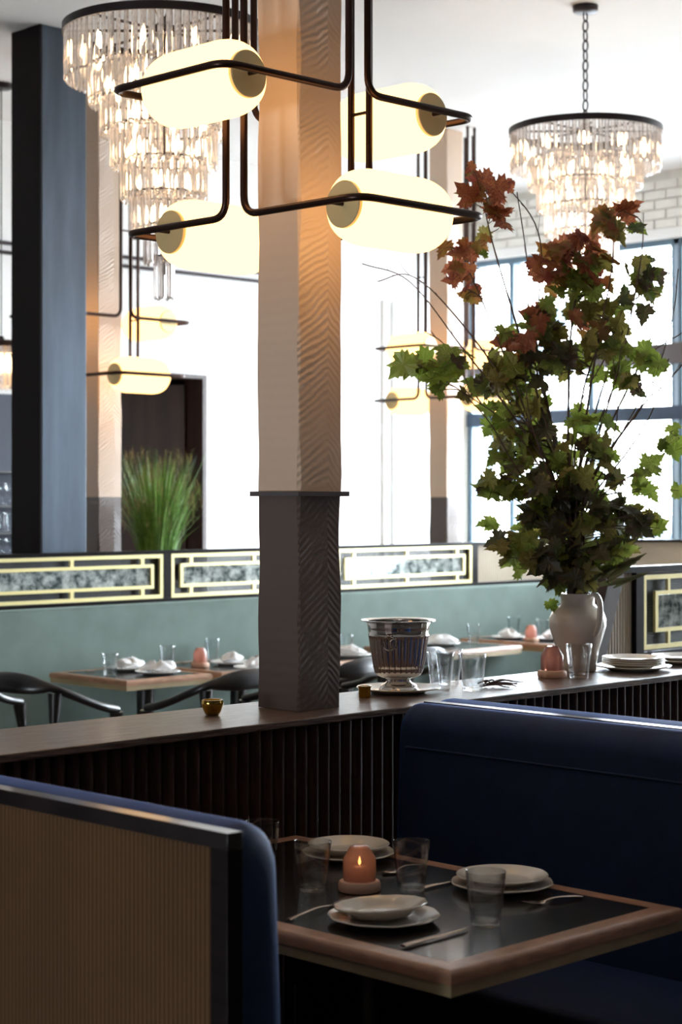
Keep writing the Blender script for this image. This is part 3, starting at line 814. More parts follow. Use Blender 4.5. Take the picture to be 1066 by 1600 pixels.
# branch: via points in the photograph (px, py), depth offset, [leaf clusters (px, py, rx, ry, n, palette, size)]
BR = [
 ([(880, 760), (805, 500), (770, 380), (752, 300)], -.12, [(757, 300, 30, 24, 8, RED, 46), (775, 335, 22, 16, 5, RED, 44), (738, 270, 6, 10, 2, RED, 26), (800, 292, 8, 10, 2, RED, 26)], .0042),
 ([(870, 780), (790, 560), (745, 450), (722, 400)], -.05, [(715, 385, 24, 18, 4, RED, 40), (718, 425, 18, 22, 6, RED, 42), (755, 385, 22, 18, 4, MIX, 30), (735, 460, 14, 14, 3, RED, 34)], .0036),
 ([(900, 780), (930, 560), (955, 430), (960, 350)], -.06, [(976, 326, 8, 8, 2, RED, 56), (940, 345, 16, 12, 3, ['leaf_olive', 'leaf_orange'], 48), (958, 366, 16, 14, 4, ['leaf_orange', 'leaf_olive', 'leaf_red'], 46), (990, 362, 10, 10, 2, DRK, 32)], .0045),
 ([(890, 770), (890, 560), (900, 460), (905, 390)], .02, [(895, 392, 42, 24, 15, RED, 46), (860, 410, 26, 26, 9, RED, 42), (930, 410, 30, 22, 9, MIX, 44), (905, 445, 46, 26, 16, MIX, 44)], .0050),
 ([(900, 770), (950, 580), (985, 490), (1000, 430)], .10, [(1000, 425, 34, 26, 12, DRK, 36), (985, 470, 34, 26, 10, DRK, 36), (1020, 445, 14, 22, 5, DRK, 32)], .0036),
 ([(880, 770), (850, 600), (835, 520), (825, 470)], -.04, [(830, 500, 40, 34, 13, ['leaf_red', 'leaf_red', 'leaf_olive', 'leaf_green', 'leaf_dark'], 44), (800, 545, 34, 30, 12, MIX, 44), (850, 545, 40, 34, 14, GRN, 44)], .0046),
 ([(895, 770), (910, 620), (935, 540), (950, 500)], 0, [(925, 505, 46, 30, 14, MIX, 44), (905, 560, 52, 34, 16, GRN, 44), (960, 535, 30, 26, 8, GRN, 42)], .0044),
 ([(870, 790), (810, 680), (735, 620), (660, 575)], -.10, [(648, 572, 22, 14, 4, BRT, 52), (690, 562, 22, 18, 4, BRT, 48), (722, 560, 16, 14, 3, GRN, 46), (692, 598, 22, 14, 4, BRT, 46), (735, 605, 24, 18, 5, GRN, 46)], .0034),
 ([(880, 790), (840, 690), (790, 620), (770, 580)], .04, [(775, 590, 30, 26, 9, GRN, 46), (815, 610, 34, 30, 11, GRN, 46), (770, 655, 20, 24, 5, BRT, 42)], .0040),
 ([(885, 790), (860, 700), (830, 650), (815, 640)], .08, [(830, 660, 44, 34, 13, GRN, 46), (860, 700, 46, 34, 14, GRN, 46), (800, 705, 34, 28, 10, GRN, 46)], .0040),
 ([(905, 780), (925, 700), (940, 660), (945, 640)], -.06, [(925, 665, 40, 26, 9, BRT, 44), (905, 715, 40, 30, 11, GRN, 46), (940, 700, 26, 26, 6, GRN, 42)], .0038),
 ([(915, 780), (970, 680), (1000, 620), (1000, 570)], -.08, [(960, 585, 16, 16, 4, BRT, 42), (1000, 560, 18, 14, 4, BRT, 42), (985, 600, 20, 14, 4, GRN, 40), (1032, 568, 8, 10, 2, BRT, 50)], .0034),
 ([(920, 800), (990, 740), (1035, 710), (1062, 685)], -.04, [(1048, 690, 16, 18, 4, BRT, 40), (1010, 735, 20, 14, 4, GRN, 40), (1062, 765, 6, 12, 2, BRT, 36)], .0032),
 ([(915, 830), (970, 810), (1010, 800), (1035, 790)], .0, [(1005, 820, 26, 16, 6, DRK, 40), (1030, 812, 14, 14, 3, BRT, 42), (975, 790, 24, 20, 6, DRK, 42), (1010, 760, 16, 14, 3, BRT, 36)], .0030),
 ([(870, 830), (820, 790), (790, 770), (770, 760)], -.06, [(770, 760, 20, 16, 5, GRN, 44), (800, 745, 30, 24, 9, GRN, 46), (830, 775, 34, 28, 10, GRN, 46)], .0032),
 ([(870, 850), (820, 840), (790, 850), (785, 840)], -.03, [(770, 822, 10, 8, 2, BRT, 42), (790, 850, 14, 14, 3, DRK, 38), (812, 870, 22, 20, 6, GRN, 44), (825, 835, 24, 22, 6, GRN, 44)], .0028),
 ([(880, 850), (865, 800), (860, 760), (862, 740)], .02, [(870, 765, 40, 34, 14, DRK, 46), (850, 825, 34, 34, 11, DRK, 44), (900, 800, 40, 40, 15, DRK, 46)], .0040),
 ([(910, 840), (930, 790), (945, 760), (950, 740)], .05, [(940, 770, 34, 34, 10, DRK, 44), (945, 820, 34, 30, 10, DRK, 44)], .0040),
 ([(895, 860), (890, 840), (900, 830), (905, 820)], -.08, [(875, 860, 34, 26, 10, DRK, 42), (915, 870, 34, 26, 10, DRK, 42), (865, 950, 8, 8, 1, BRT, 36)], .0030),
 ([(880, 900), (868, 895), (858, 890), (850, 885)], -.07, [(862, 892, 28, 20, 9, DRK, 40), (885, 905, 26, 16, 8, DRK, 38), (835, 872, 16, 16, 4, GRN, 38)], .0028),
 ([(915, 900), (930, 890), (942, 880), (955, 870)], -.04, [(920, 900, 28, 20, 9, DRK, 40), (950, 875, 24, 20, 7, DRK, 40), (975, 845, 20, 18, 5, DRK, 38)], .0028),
]
def branches():
    rnd = random.Random(21)
    t = thing('branch_arrangement', 'tall spray of red and green maple branches standing in the white vase', 'branches', MOUTH)
    ALL = []
    for via, dd, clusters, rad in BR:
        rad *= 1.5; n = len(via)
        pts = [Vector((rnd.uniform(-.02, .02), rnd.uniform(-.02, .02), -.2)), Vector((rnd.uniform(-.028, .028), rnd.uniform(-.028, .028), .0))]
        pts[0] = pts[1] * .6 + Vector((0, 0, -.2))
        for i, (a, b) in enumerate(via): pts.append(PD(a, b, DV + dd * (i + 1) / n) - MOUTH)
        path = bez(pts, 6); m = len(path)
        mb = MB().tube(path, [rad * (1 - .78 * i / m) for i in range(m)], 7)
        leaves = []
        for (cx_, cy_, rx, ry, cnt, pal, size) in clusters:
            for k in range(int(round(cnt * 1.25))):
                a = rnd.uniform(0, 2 * PI); q = math.sqrt(rnd.random())
                dz = DV + dd + rnd.uniform(-.13, .13)
                p = PD(cx_ + rx * q * math.cos(a), cy_ + ry * q * math.sin(a), dz) - MOUTH
                # petiole from the nearest point of the branch that lies below the leaf
                best = min(path[6:], key=lambda w_: (w_ - p).length + (.15 if w_.z > p.z else 0))
                mid = (best + p) / 2 + Vector((rnd.uniform(-.015, .015), rnd.uniform(-.015, .015), rnd.uniform(-.005, .02)))
                tw = bez([best, mid, p], 3)
                mb.tube(tw, [.0019 - .0007 * i / len(tw) for i in range(len(tw))], 4)
                leaves.append((p, rnd.choice(pal), size * rnd.uniform(.62, 1.08)))
        br = obj('branch', mb, 'bark', t)
        for p, pal, size in leaves:
            sz = size / FP * DV
            # tip points outwards and droops; blade turned roughly to the viewer or the window
            out = Vector((p.x, p.y, 0)) * 1.2 + Vector((rnd.uniform(-1, 1), rnd.uniform(-1, 1), rnd.uniform(-1.2, .7))) * .5
            yv = out.normalized()
            nv = Vector((-.7, -.7, .35)) + Vector((rnd.uniform(-1, 1), rnd.uniform(-1, 1), rnd.uniform(-.6, 1))) * .75
            xv = yv.cross(nv).normalized(); zv = xv.cross(yv).normalized()
            ALL.append((sz, br, pal, rnd.randrange(4), Matrix.Translation(p - yv * sz * .35) @ Matrix((xv, yv, zv)).transposed().to_4x4() @ Matrix.Scale(sz, 4)))
    ALL.sort(key=lambda q: -q[0])
    for sz, br, pal, vr, M in ALL[:LEAFCAP]:
        o = bpy.data.objects.new('leaf', LEAF[(pal, vr)]); COL.objects.link(o); o.parent = br; o.matrix_local = M
    rest = ALL[LEAFCAP:]
    if rest:
        names = sorted({q[2] for q in rest}); me = bpy.data.meshes.new('small_leaves'); V = []; F = []; I = []
        for sz, br, pal, vr, M in rest:
            src = LEAF[(pal, vr)]; k = len(V)
            V += [tuple(M @ v.co) for v in src.vertices]
            for f in src.polygons: F.append(tuple(k + i for i in f.vertices)); I.append(names.index(pal))
        me.from_pydata(V, [], F)
        for nm in names: me.materials.append(MATS[nm])
        me.polygons.foreach_set('material_index', I); me.update()
        o = obj('small_leaves', me, None, t); o['kind'] = 'stuff'
    print('LEAVES', len(ALL))
    # bare twigs
    bare = [([(870, 760), (780, 620), (720, 540), (640, 440), (566, 412)], -.1), ([(870, 760), (790, 600), (700, 480), (640, 430), (590, 440)], -.05), ([(870, 740), (760, 640), (700, 545), (668, 520)], 0),
            ([(910, 760), (985, 600), (1035, 480), (1050, 400)], .05), ([(920, 760), (1010, 620), (1050, 500), (1060, 420)], 0), ([(915, 760), (960, 600), (985, 500), (1005, 360), (975, 330)], -.05),
            ([(885, 760), (840, 560), (845, 380), (800, 300), (765, 283)], .05), ([(885, 760), (830, 540), (825, 420), (808, 300)], 0), ([(905, 790), (960, 650), (1010, 560), (1066, 520)], .06),
            ([(905, 790), (1000, 640), (1040, 600), (1075, 560)], -.06), ([(890, 760), (905, 640), (945, 560)], -.1), ([(900, 800), (925, 690), (960, 600), (972, 540)], -.12), ([(880, 800), (830, 660), (818, 540)], -.12),
            ([(910, 800), (950, 720), (965, 640), (958, 560)], -.10), ([(915, 800), (985, 700), (1020, 640), (1045, 560)], -.13), ([(870, 830), (800, 720), (765, 660), (720, 610)], -.12)]
    for via, dd in bare:
        pts = [Vector((rnd.uniform(-.02, .02), rnd.uniform(-.02, .02), -.15)), Vector((rnd.uniform(-.03, .03), rnd.uniform(-.03, .03), 0))] + [PD(a, b, DV + dd * (i + 1) / len(via)) - MOUTH for i, (a, b) in enumerate(via)]
        path = bez(pts, 7); m = len(path)
        mb = MB().tube(path, [max(.0020, .0058 * (1 - .85 * i / m)) for i in range(m)], 5)
        for i in range(14, m - 2, 3):
            q = path[i]; dvv = (path[i + 1] - q).normalized() + Vector((rnd.uniform(-1, 1), rnd.uniform(-1, 1), rnd.uniform(0, 1))) * .7
            L = rnd.uniform(.01, .06) if i % 2 else .012
            mb.tube([q, q + dvv * L * .6, q + dvv * L + Vector((0, 0, L * .2))], [.0013, .0011, .0008], 4)
        obj('twig', mb, 'bark', t)
    # long narrow leaves low in the bunch
    lb = MB().tube([(0, 0, -.15), (0, 0, .02), (.02, -.02, .08)], .003, 6)
    br = obj('branch', lb, 'bark', t)
    for k in range(34):
        right = k < 20
        px = rnd.uniform(925, 985) if right else rnd.uniform(845, 960)
        py = rnd.uniform(845, 915) if right else rnd.uniform(855, 925)
        p = PD(px, py, DV + rnd.uniform(-.12, .06)) - MOUTH
        s = (rnd.uniform(45, 75) if right else rnd.uniform(24, 42)) / FP * DV
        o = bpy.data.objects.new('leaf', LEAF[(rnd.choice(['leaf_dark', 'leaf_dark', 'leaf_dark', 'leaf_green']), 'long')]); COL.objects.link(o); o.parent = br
        o.scale = (s,) * 3
        yv = (Vector((1, -1, 0)) * (1.0 if right else rnd.uniform(-1, 1)) + Vector((rnd.uniform(-.4, .4), rnd.uniform(-.4, .4), rnd.uniform(.2, 1.1) if right else rnd.uniform(-1.6, .2)))).normalized()
        nv = Vector((-.7, -.7, .5)) + Vector((rnd.uniform(-.6, .6), rnd.uniform(-.6, .6), rnd.uniform(-.3, .6)))
        xv = yv.cross(nv).normalized(); zv = xv.cross(yv).normalized()
        o.rotation_euler = Matrix((xv, yv, zv)).transposed().to_4x4().to_euler(); o.location = p - yv * s * .5
branches()

# ================================================================== CAPSULE CHANDELIERS AROUND THE COLUMNS
def capsule_fixture(c, zu, zl, label):
    t = thing('capsule_chandelier', label, 'chandelier', (c[0], c[1], zl), 0, 'capsule chandeliers around the columns')
    a, b, a2, b2, dl = .495, .235, .485, .247, .037
    r = .0105
    zc = CZ - zl - .001
    U = zu - zl
    # upper frame: two loops, rods on the -y and +y sides
    for s in (-1, 1):
        path = fillet([(s * dl, -b, zc), (s * dl, -b, U), (s * a, -b, U), (s * a, b, U), (s * dl, b, U), (s * dl, b, zc)], .055)
        obj('tube_frame', MB().tube(path, r, 10), 'bronze', t)
        path = fillet([(-b2, s * dl, zc), (-b2, s * dl, 0), (-b2, s * a2, 0), (b2, s * a2, 0), (b2, s * dl, 0), (b2, s * dl, zc)], .055)
        obj('tube_frame', MB().tube(path, r, 10), 'bronze', t)
        for zz in (U + .5,):
            obj('spacer_bar', MB().tube([(-dl, s * b, zz), (dl, s * b, zz)], .005, 8), 'bronze', t)
        for zz in (U + .012, U + .5):
            obj('spacer_bar', MB().tube([(s * b2, -dl, zz), (s * b2, dl, zz)], .005, 8), 'bronze', t)
    # capsules
    rc, rd, hl = .104, .062, .172
    prof = [(rd, -hl)]
    for k in range(1, 9):
        q = PI / 2 * k / 8
        prof.append((rd + (rc - rd) * math.sin(q) ** .85, -hl + .085 * (1 - math.cos(q))))
    prof += [(r_, -z_) for r_, z_ in reversed(prof)]
    cm = MB().lathe(prof, 40).mesh('capsule', 50); cm.materials.append(MATS['opal'])
    dm = MB().lathe([(0, 0), (rd - .001, 0), (rd + .001, .002), (rd + .001, .012), (rd - .001, .014), (0, .014)], 40).mesh('disc', 40); dm.materials.append(MATS['brass'])
    rm = MB().tube([(0, 0, 0), (0, 0, b - hl - .014)], .006, 8).mesh('pin', 40); rm.materials.append(MATS['bronze'])
    rm2 = MB().tube([(0, 0, 0), (0, 0, b2 - hl - .014)], .006, 8).mesh('pin', 40); rm2.materials.append(MATS['bronze'])
    for s in (-1, 1):
        for (loc, rot, pin) in (((s * .362, 0, U), (PI / 2, 0, 0), rm), ((0, s * .358, 0), (0, PI / 2, 0), rm2)):
            g = obj('opal_glass', cm, None, t, loc, rot)
            for e in (0, PI):
                dd = obj('brass_disc', dm, None, g, (0, 0, hl if e == 0 else -hl), (e, 0, 0))
                pp = obj('pin', pin, None, g, (0, 0, (hl + .014) * (1 if e == 0 else -1)), (e, 0, 0))
    return t
capsule_fixture(CC, 2.771, 2.427, 'large chandelier of four glowing capsule lamps around the near column')
capsule_fixture((.55, 3.764), 2.771, 2.427, 'added unseen capsule lamp chandelier giving extra warm light beyond the left edge')  # unseen fixture, added to throw warm light on near column and booth panel
capsule_fixture((6.6, 8.6), 2.70, 2.355, 'distant capsule lamp chandelier around the far left column')
capsule_fixture((9.65, 8.6), 2.69, 2.345, 'distant capsule lamp chandelier around the far column near the window')

# ================================================================== CRYSTAL CHANDELIERS
def prism_mesh(L, wd=.0285, th=.014):
    m = MB(); h = wd / 2; q = th / 2
    ring = [(-h, 0), (-h * .35, -q), (h * .35, -q), (h, 0), (h * .35, q), (-h * .35, q)]
    vs = [(x * .55, y * .55, 0) for x, y in ring] + [(x, y, -.008) for x, y in ring] + [(x, y, -L + .012) for x, y in ring] + [(x * .4, y * .4, -L) for x, y in ring]
    fs = []
    for i in range(3):
        for j in range(6): fs.append((i * 6 + j, i * 6 + (j + 1) % 6, (i + 1) * 6 + (j + 1) % 6, (i + 1) * 6 + j))
    fs += [tuple(range(5, -1, -1)), tuple(18 + j for j in range(6))]
    me = m.add(vs, fs).mesh('crystal_prism', 0); me.materials.append(MATS['crystal']); return me
TIERS = [(.39, 0, .205), (.295, .15, .30), (.25, .27, .42), (.208, .39, .55), (.167, .52, .68), (.13, .65, .805), (.077, .775, .93), (.035, .90, 1.07)]
PRM = {}
def crystal(c, zr, label, tiers=TIERS, chain_top=CZ, ringr=.40, sp=.033, links=True):
    t = thing('crystal_chandelier', label, 'chandelier', (c[0], c[1], zr), 0, 'tiered crystal chandeliers')
    obj('top_ring', MB().lathe([(ringr - .012, -.012), (ringr + .004, -.014), (ringr + .004, .018), (ringr - .004, .022), (ringr - .012, .02)], 72, closed=True), 'ring_bronze', t)
    sp_ = MB()
    for k in range(4):
        a = k * PI / 4; sp_.tube([(-(ringr - .006) * math.cos(a), -(ringr - .006) * math.sin(a), .005), ((ringr - .006) * math.cos(a), (ringr - .006) * math.sin(a), .005)], .006, 6)
    obj('spokes', sp_, 'ring_bronze', t)
    obj('hub', MB().lathe([(0, -.01), (.05, -.01), (.05, .02), (.025, .035), (.012, .06), (0, .06)], 24), 'ring_bronze', t)
    obj('stem', MB().tube([(0, 0, 0), (0, 0, -tiers[-1][2] + .1)], .006, 8), 'ring_bronze', t)
    hz = chain_top - zr
    if links:
        lm = MB().tube([(.0155 * math.cos(2 * PI * k / 14), 0, .030 * math.sin(2 * PI * k / 14)) for k in range(14)], .0045, 6, closed=True).mesh('chain_link', 60)
        lm.materials.append(MATS['ring_bronze'])
        n = max(2, int((hz - .09) / .050)); st = (hz - .09) / n
        for k in range(n):
            obj('chain_link', lm, None, t, (0, 0, .075 + st * (k + .25)), (0, 0, k * PI / 2))
    else:
        obj('cord', MB().tube([(0, 0, .05), (0, 0, hz - .02)], .004, 6), 'ring_bronze', t)
    obj('canopy', MB().lathe([(0, hz - .035), (.06, hz - .035), (.066, hz - .03), (.068, hz - .001), (0, hz - .001)], 32), 'ring_bronze', t)
    for i, (r, z0, z1) in enumerate(tiers):
        L = z1 - z0
        key = round(L, 3)
        if key not in PRM: PRM[key] = prism_mesh(L)
        if i: obj('tier_ring', MB().tube([(r * math.cos(2 * PI * k / 40), r * math.sin(2 * PI * k / 40), -z0 + .004) for k in range(40)], .004, 6, closed=True), 'ring_bronze', t)
        n = max(6, int(2 * PI * r / sp))
        for k in range(n):
            a = 2 * PI * (k + .5 * (i % 2)) / n
            o = bpy.data.objects.new('crystal_prism', PRM[key]); COL.objects.link(o); o.parent = t
            o.location = (r * math.cos(a), r * math.sin(a), -z0); o.rotation_euler = (0, 0, a + PI / 2 + random.uniform(-.5, .5))
    bmesh_ = MB().lathe([(0, -.03), (.006, -.028), (.010, -.012), (.009, .005), (.004, .028), (0, .035)], 10).mesh('bulb', 60); bmesh_.materials.append(MATS['bulb'])
    for i, (r, z0, z1) in enumerate(tiers[:-2] if len(tiers) > 3 else tiers):
        n = (10, 8, 7, 6, 4, 3)[i] if i < 6 else 2
        for k in range(n):
            a = 2 * PI * (k + .37 * i) / n
            rr = max(.02, r - .07)
            obj('bulb', bmesh_, None, t, (rr * math.cos(a), rr * math.sin(a), -(z0 + min(.09, (z1 - z0) * .5))))
    return t
crystal((4.65, 5.65), 3.51, 'large tiered crystal chandelier behind the near capsule lamps')
crystal((7.70, 5.88), 3.575, 'tiered crystal chandelier hanging on a chain above the maple branches')
q = PD(2, 540, 11.4)
crystal((q.x, q.y), q.z, 'small round crystal pendant over the back bar at left', [(.19, .0, .27), (.12, .05, .27)], CZ, .2, .03, False)

# ================================================================== BANQUETTE WITH BRASS FRET PANELS
YB = 7.90
t = thing('green_banquette', 'long green velvet banquette with dark back frame and brass fretwork panels', 'banquette', (0, 0, 0))
def curve_path():
    p = [(3.6, YB)] + [(10.2, YB)]
    for k in range(1, 9):
        a = PI / 2 * k / 8; p.append((10.2 + .6 * math.sin(a), YB - .6 + .6 * math.cos(a)))
    p.append((10.8, 5.6)); return p
def ribbon(path, off0, off1, z0, z1):
    """wall of thickness between offsets (towards the room interior) along a polyline"""
    m = MB(); vs = []; fs = []; n = len(path)
    for i, p in enumerate(path):
        a = Vector(path[max(0, i - 1)]); b = Vector(path[min(n - 1, i + 1)]); tv = (b - a).normalized(); nv = Vector((tv.y, -tv.x))
        p = Vector(p)
        for o_ in (off0, off1):
            q = p + nv * o_
            vs += [(q.x, q.y, z0), (q.x, q.y, z1)]
    for i in range(n - 1):
        k = i * 4; l = k + 4
        fs += [(k, l, l + 1, k + 1), (k + 2, k + 3, l + 3, l + 2), (k + 1, l + 1, l + 3, k + 3), (k, k + 2, l + 2, l)]
    fs += [(0, 1, 3, 2), (4 * n - 4, 4 * n - 2, 4 * n - 1, 4 * n - 3)]
    return m.add(vs, fs)
cp = curve_path()
obj('back_cushion', ribbon(cp, 0.0, .10, .44, 1.072), 'green_velvet', t, smooth=40, bevel=.012)
obj('seat_cushion', ribbon(cp, .1005, .43, .36, .47), 'brown_leather', t, smooth=40, bevel=.015)
obj('seat_base', ribbon(cp, .0, .40, .001, .3595), 'dark_wood', t, smooth=40)
obj('bottom_rail', ribbon(cp, -.035, .04, 1.0725, 1.092), 'dark_wood', t, smooth=40)
obj('top_rail', ribbon(cp, -.035, .025, 1.338, 1.358), 'dark_wood', t, smooth=40)
for x in (3.86, 5.20, 6.51, 7.82, 9.13):
    obj('post', MB().box(x - .028, YB - .022, 1.0922, x + .028, YB + .03, 1.3378), 'dark_wood', t)
for x0 in (3.92, 5.23, 6.54, 7.85):
    x1 = x0 + 1.25
    y_ = YB - .004
    obj('cane_panel', MB().box(0, 0, 0, 1.25, .004, .244), 'cane', t, (x0, YB + .012, 1.093))
    def gold(nm, xa, za, xb, zb): obj(nm, MB().box(xa, y_ - .016, za, xb, y_, zb), 'gold_strip', t)
    w_ = .020
    gold('brass_strip', x0, 1.317, x1, 1.337); gold('brass_strip', x0, 1.093, x1, 1.113)
    gold('brass_strip', x0, 1.1132, x0 + w_, 1.3168); gold('brass_strip', x1 - w_, 1.1132, x1, 1.3168)
    xi0, xi1, zi0, zi1 = x0 + .066, x1 - .066, 1.148, 1.282
    gold('brass_strip', xi0, zi1 - .018, xi1, zi1); gold('brass_strip', xi0, zi0, xi1, zi0 + .018)
    gold('brass_strip', xi0, zi0 + .0182, xi0 + w_, zi1 - .0182); gold('brass_strip', xi1 - w_, zi0 + .0182, xi1, zi1 - .0182)
    for xc in (x0 + .145, x0 + .625, x0 + 1.105):
        gold('brass_bracket', xc - .012, zi1 + .0002, xc + .012, 1.3168); gold('brass_bracket', xc - .012, 1.1132, xc + .012, zi0 - .0002)
    obj('mirror_panel', MB().box(0, 0, 0, xi1 - xi0 - .002, .006, zi1 - zi0 - .002), 'antique_mirror', t, (xi0 + .001, YB - .010, zi0 + .001))
obj('fluted_panel', flutes(1.03, 1.0922, 1.3378, .021, .008, 'x'), 'fluted_cream', t, (9.16, YB + .006, 0), smooth=80)
obj('fluted_backing', ribbon(cp[1:], -.01, .0, 1.0922, 1.3378), 'fluted_cream', t)

# near screen on the right
YS = 4.72
t = thing('fluted_screen', 'dark framed screen with fluted cream side and brass fret panel at right', 'screen', (0, YS, 0))
obj('raked_end_post', MB().prism([(6.01, .5), (6.11, .5), (6.424, 1.345), (6.324, 1.345)], 'y', -.03, .03), 'corridor_brown', t)
obj('top_rail', MB().box(6.425, -.028, 1.325, 8.4, .028, 1.352), 'dark_wood', t)
fl = flutes(.355, .50, 1.3248, .020, .008, 'x')
fl.v = [(a, b, min(c, .5 + (a + 6.15 - 6.11) / .3716)) if c > 1 else (a, b, c) for a, b, c in fl.v]
obj('fluted_panel', fl, 'fluted_cream', t, (6.15, -.004, 0), smooth=80)
obj('fluted_backing', MB().prism([(6.115, .5), (6.505, .5), (6.505, 1.3246), (6.418, 1.3246)], 'y', -.0028, .004), 'fluted_cream', t)
obj('post', MB().box(6.507, -.028, .001, 6.563, .028, 1.3248), 'dark_wood', t)
obj('bottom_rail', MB().box(6.564, -.028, .93, 8.4, .028, .975), 'dark_wood', t)
obj('cane_panel', MB().box(0, 0, 0, 1.6, .003, .349), 'cane', t, (6.564, 0.004, .9755))
def gold2(nm, xa, za, xb, zb): obj(nm, MB().box(xa, -.020, za, xb, -.006, zb), 'gold_strip', t)
gold2('brass_strip', 6.57, 1.292, 8.2, 1.312); gold2('brass_strip', 6.57, .985, 8.2, 1.005); gold2('brass_strip', 6.57, 1.0052, 6.592, 1.2918)
gold2('brass_strip', 6.66, 1.222, 8.1, 1.240); gold2('brass_strip', 6.66, 1.058, 8.1, 1.076); gold2('brass_strip', 6.66, 1.0762, 6.681, 1.2218)
for xc in (6.755, 7.5):
    gold2('brass_bracket', xc, 1.2402, xc + .018, 1.2918); gold2('brass_bracket', xc, 1.0052, xc + .018, 1.0578)
obj('mirror_panel', MB().box(0, 0, 0, 1.33, .006, .144), 'antique_mirror', t, (6.682, -.016, 1.077))

# ================================================================== FAR TABLES, SETTINGS, CHAIRS
FT = [(5.59, 7.08, 6.15, 7.72, 'black topped table with pale wood edge at the left end of the banquette'),
      (6.21, 7.08, 6.80, 7.72, 'table with pink candle left of the near column, by the banquette'),
      (7.02, 7.08, 7.62, 7.72, 'banquette table hidden behind the near column and the silver bucket'),
      (7.93, 7.10, 8.67, 7.74, 'banquette table with sunlit white edge right of the silver bucket'),
      (8.82, 6.95, 9.45, 7.74, 'banquette table with pink candle just left of the white vase')]
for x0, y0, x1, y1, lb in FT: table(x0, y0, x1, y1, lb, 'tables along the green banquette', edge=.045, py_=-.12)
GF, GP, GN = 'glasses on the banquette tables', 'plates on the banquette tables', 'napkins on the banquette tables'
def setting(px, py, lb, seed):
    c = onT(px, py)
    plate(c, .118, 'plate under a white napkin ' + lb, GP, .004, 'plate_white')
    napkin(c + Vector((0, 0, .0065)), .082, seed, 'crumpled white napkin on a plate ' + lb, GN)
setting(203, 1047, 'behind the glass on the leftmost banquette table', 1)
setting(247, 1053, 'at the front edge of the leftmost banquette table', 2)
setting(362, 1038, 'behind the candle on the table left of column', 3)
setting(400, 1046, 'at the column side of the candle table', 4)
setting(548, 1026, 'just right of the near column', 5)
setting(690, 1008, 'beside the rim of the silver bucket', 6)
setting(795, 998, 'left of the far candle near the vase', 7)
setting(862, 1000, 'half hidden behind the white vase', 8)
tumbler(onT(172, 1056), 'glass at the left corner of the leftmost banquette table', GF)
tumbler(onT(261, 1042), 'glass in the middle of the leftmost banquette table', GF)
tumbler(onT(332, 1030), 'glass behind the pink candle on the table left of column', GF)
tumbler(onT(541, 1022), 'glass on the banquette table just right of the near column', GF)
tumbler(onT(740, 1004), 'glass on the sunlit table right of the silver bucket', GF)
tumbler(onT(803, 991), 'glass left of the far pink candle near the vase', GF)
tumbler(onT(848, 996), 'glass right of the far pink candle near the vase', GF)
candle(onT(313, 1042), 'pink candle holder on the table left of the column')
candle(onT(830, 1002), 'pink candle holder on the far table beside the vase')
cutlery('table_knife', onT(135, 1050), onT(165, 1047), 'dark knife left of the leftmost napkin', 'cutlery on the banquette tables')
cutlery('table_knife', onT(285, 1037), onT(308, 1035), 'dark knife left of the pink candle by the column', 'cutlery on the banquette tables')

def chair(c, rz, label):
    t = thing('armchair', label, 'chair', (c[0], c[1], 0), rz, 'black sculpted dining chairs')
    # the sitter faces +y
    pts = [(-.30, .16, .665), (-.295, .02, .70), (-.24, -.16, .775), (-.12, -.245, .83), (0, -.262, .845), (.12, -.245, .83), (.24, -.16, .775), (.295, .02, .70), (.30, .16, .665)]
    path = bez(pts, 6); n = len(path)
    rr = []
    for i in range(n):
        u = abs(i / (n - 1) - .5) * 2
        hgt = .019 + .030 * max(0, 1 - (u / .42) ** 3) if u < .42 else .019
        rr.append((.016, hgt))
    obj('top_rail', MB().tube([p - Vector((0, 0, max(0, r[1] - .016))) for p, r in zip(path, rr)], rr, 12), 'chair_black', t, smooth=60)
    def leg(nm, top, bot, big):
        top = Vector(top); bot = Vector(bot)
        pth = [top.lerp(bot, k / 10) for k in range(11)]
        rad = [big * (1 - k / 3) + .012 * (k / 3) if k < 3 else .012 + .004 * max(0, 1 - abs(k - 5) / 3) - .002 * max(0, k - 7) / 3 for k in range(11)]
        g = obj(nm, MB().tube(pth, rad, 10), 'chair_black', t)
        a, b = top.lerp(bot, .34), top.lerp(bot, .56)
        obj('brass_sleeve', MB().tube([a, b], .0165, 12), 'gold_strip', g)
    for s in (-1, 1):
        leg('leg', (s * .30, .15, .655), (s * .25, .20, .002), .034)
        leg('leg', (s * .215, -.18, .765), (s * .23, -.24, .002), .034)
    obj('seat', MB().lathe([(0, .43), (.20, .43), (.235, .445), (.235, .465), (.20, .478), (0, .474)], 36), 'brown_leather', t)
    obj('seat_rim', MB().lathe([(.232, .437), (.246, .437), (.248, .455), (.240, .468), (.233, .468)], 36, closed=True), 'gold_strip', t)
    return t
chair((5.05, 7.0), -1.35, 'black chair with brass leg sleeves at the far left')
chair((5.70, 6.53), -.03, 'black chair directly left of the near column')
chair((6.47, 6.56), .08, 'black chair seen between the near column and silver bucket')
chair((7.17, 6.76), .05, 'black chair mostly hidden behind the silver bucket')

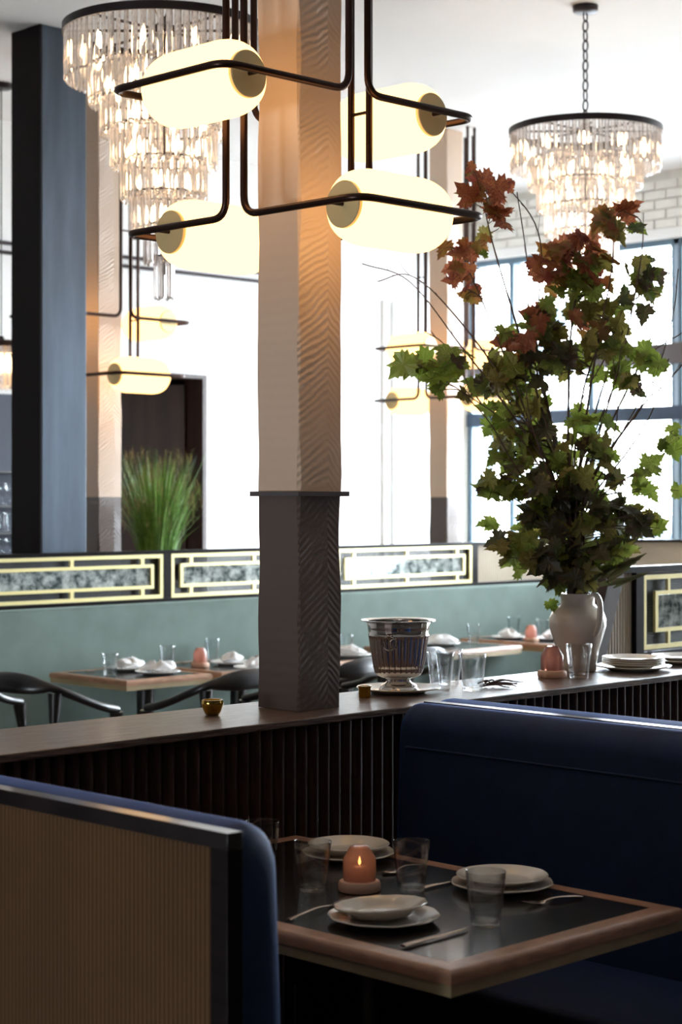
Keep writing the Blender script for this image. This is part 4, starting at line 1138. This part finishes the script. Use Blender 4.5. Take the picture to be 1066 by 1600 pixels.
# ================================================================== ORNAMENTAL GRASS
def grass():
    base = PD(246, 905, 11.6)
    t = thing('potted_grass', 'tall feathery green grass in a pot behind the banquette', 'potted plant', (base.x, base.y, 0))
    hb = base.z
    obj('pot', MB().lathe([(0, .001), (.11, .001), (.14, hb - .05), (.15, hb - .04), (.15, hb), (.135, hb), (.13, hb - .06), (0, hb - .06)], 28), 'pot', t)
    rnd = random.Random(5); m = MB(); sd = MB()
    for k in range(620):
        a = rnd.uniform(0, 2 * PI); q = rnd.random() ** .6
        L = rnd.uniform(.45, .86); lean = q * .23 + rnd.uniform(0, .05)
        dv = Vector((math.cos(a), math.sin(a), 0)); b = dv * rnd.uniform(0, .09)
        p = [b + Vector((0, 0, hb - .04)), b + dv * lean * .3 + Vector((0, 0, hb + L * .5)), b + dv * lean + Vector((0, 0, hb + L * (.97 - .25 * q * (rnd.random() < .4))))]
        pp = bez(p, 3); side = dv.cross(Vector((0, 0, 1))).normalized(); side = (side + dv * rnd.uniform(-1, 1)).normalized()
        vs = []; n = len(pp)
        for i, w_ in enumerate(pp):
            h_ = .0042 * (1 - (i / (n - 1)) ** 2) + .0004
            vs += [w_ - side * h_, w_ + side * h_]
        m.add(vs, [(2 * i, 2 * i + 1, 2 * i + 3, 2 * i + 2) for i in range(n - 1)])
        if k % 3 == 0:
            tip = pp[-1]
            for j in range(7):
                e = tip + Vector((rnd.uniform(-.035, .035), rnd.uniform(-.035, .035), rnd.uniform(-.10, .05)))
                st_ = tip + Vector((0, 0, -.06 + .012 * j)); sd2 = Vector((.0012, -.0012, 0))
                sd.add([st_ - sd2, st_ + sd2, e], [(0, 1, 2)])
    g = obj('blades', m, 'grass', t, smooth=0); g['kind'] = 'stuff'
    g = obj('seed_heads', sd, 'seed', t, smooth=0); g['kind'] = 'stuff'
grass()

# ================================================================== BACK BAR AT FAR LEFT
bxr = 7.52
t = thing('back_bar', 'dark navy back bar with thin black shelves at far left', 'back bar', (6.0, YW - .02, 0))
obj('back_panel', MB().box(0, -.04, .001, bxr - 6.0, -.005, 2.36), 'navy', t)
for zz in (1.83, 1.60, 1.42): obj('shelf', MB().box(0, -.34, zz - .012, bxr - 6.0, -.041, zz), 'shelf_black', t)
obj('bar_base', MB().box(0, -.36, .001, bxr - 6.0, -.041, 1.27), 'dark_wood', t)
def goblet():
    prof = [(0, 0), (.034, 0), (.034, .002), (.006, .006), (.004, .02), (.004, .075), (.012, .085), (.032, .11), (.038, .14), (.036, .175), (.032, .20), (.031, .20), (.035, .17), (.036, .14), (.030, .113), (0, .09)]
    me = MB().lathe(prof, 20).mesh('goblet', 60); me.materials.append(MATS['glass']); return me
gob = goblet()
k = 0
for zz, lb in ((1.60, 'on the upper shelf'), (1.27, 'on the lowest shelf')):
    for j in range(3):
        px = -6 + j * 11
        tt = (px - 533) / FP; y_ = YW - .19; x_ = y_ * (1 + tt) / (1 - tt)
        o = bpy.data.objects.new('wine_glass', gob); COL.objects.link(o); o.location = (x_, y_, zz + .001); o.scale = (.7, .7, .75 if zz > 1.5 else .6)
        tag(o, 'stemmed wine glass %s of the back bar' % lb, 'wine glass', 'wine glasses %s of the back bar' % lb)
for j in range(2):
    tt = (3 + j * 12 - 533) / FP; y_ = YW - .2; x_ = y_ * (1 + tt) / (1 - tt)
    o = bpy.data.objects.new('bar_glass', GLASS); COL.objects.link(o); o.location = (x_, y_, 1.421); o.scale = (.55, .55, 1.2)
    tag(o, 'tall straight glass on the middle shelf of the back bar', 'glass', 'straight glasses on the middle back bar shelf')
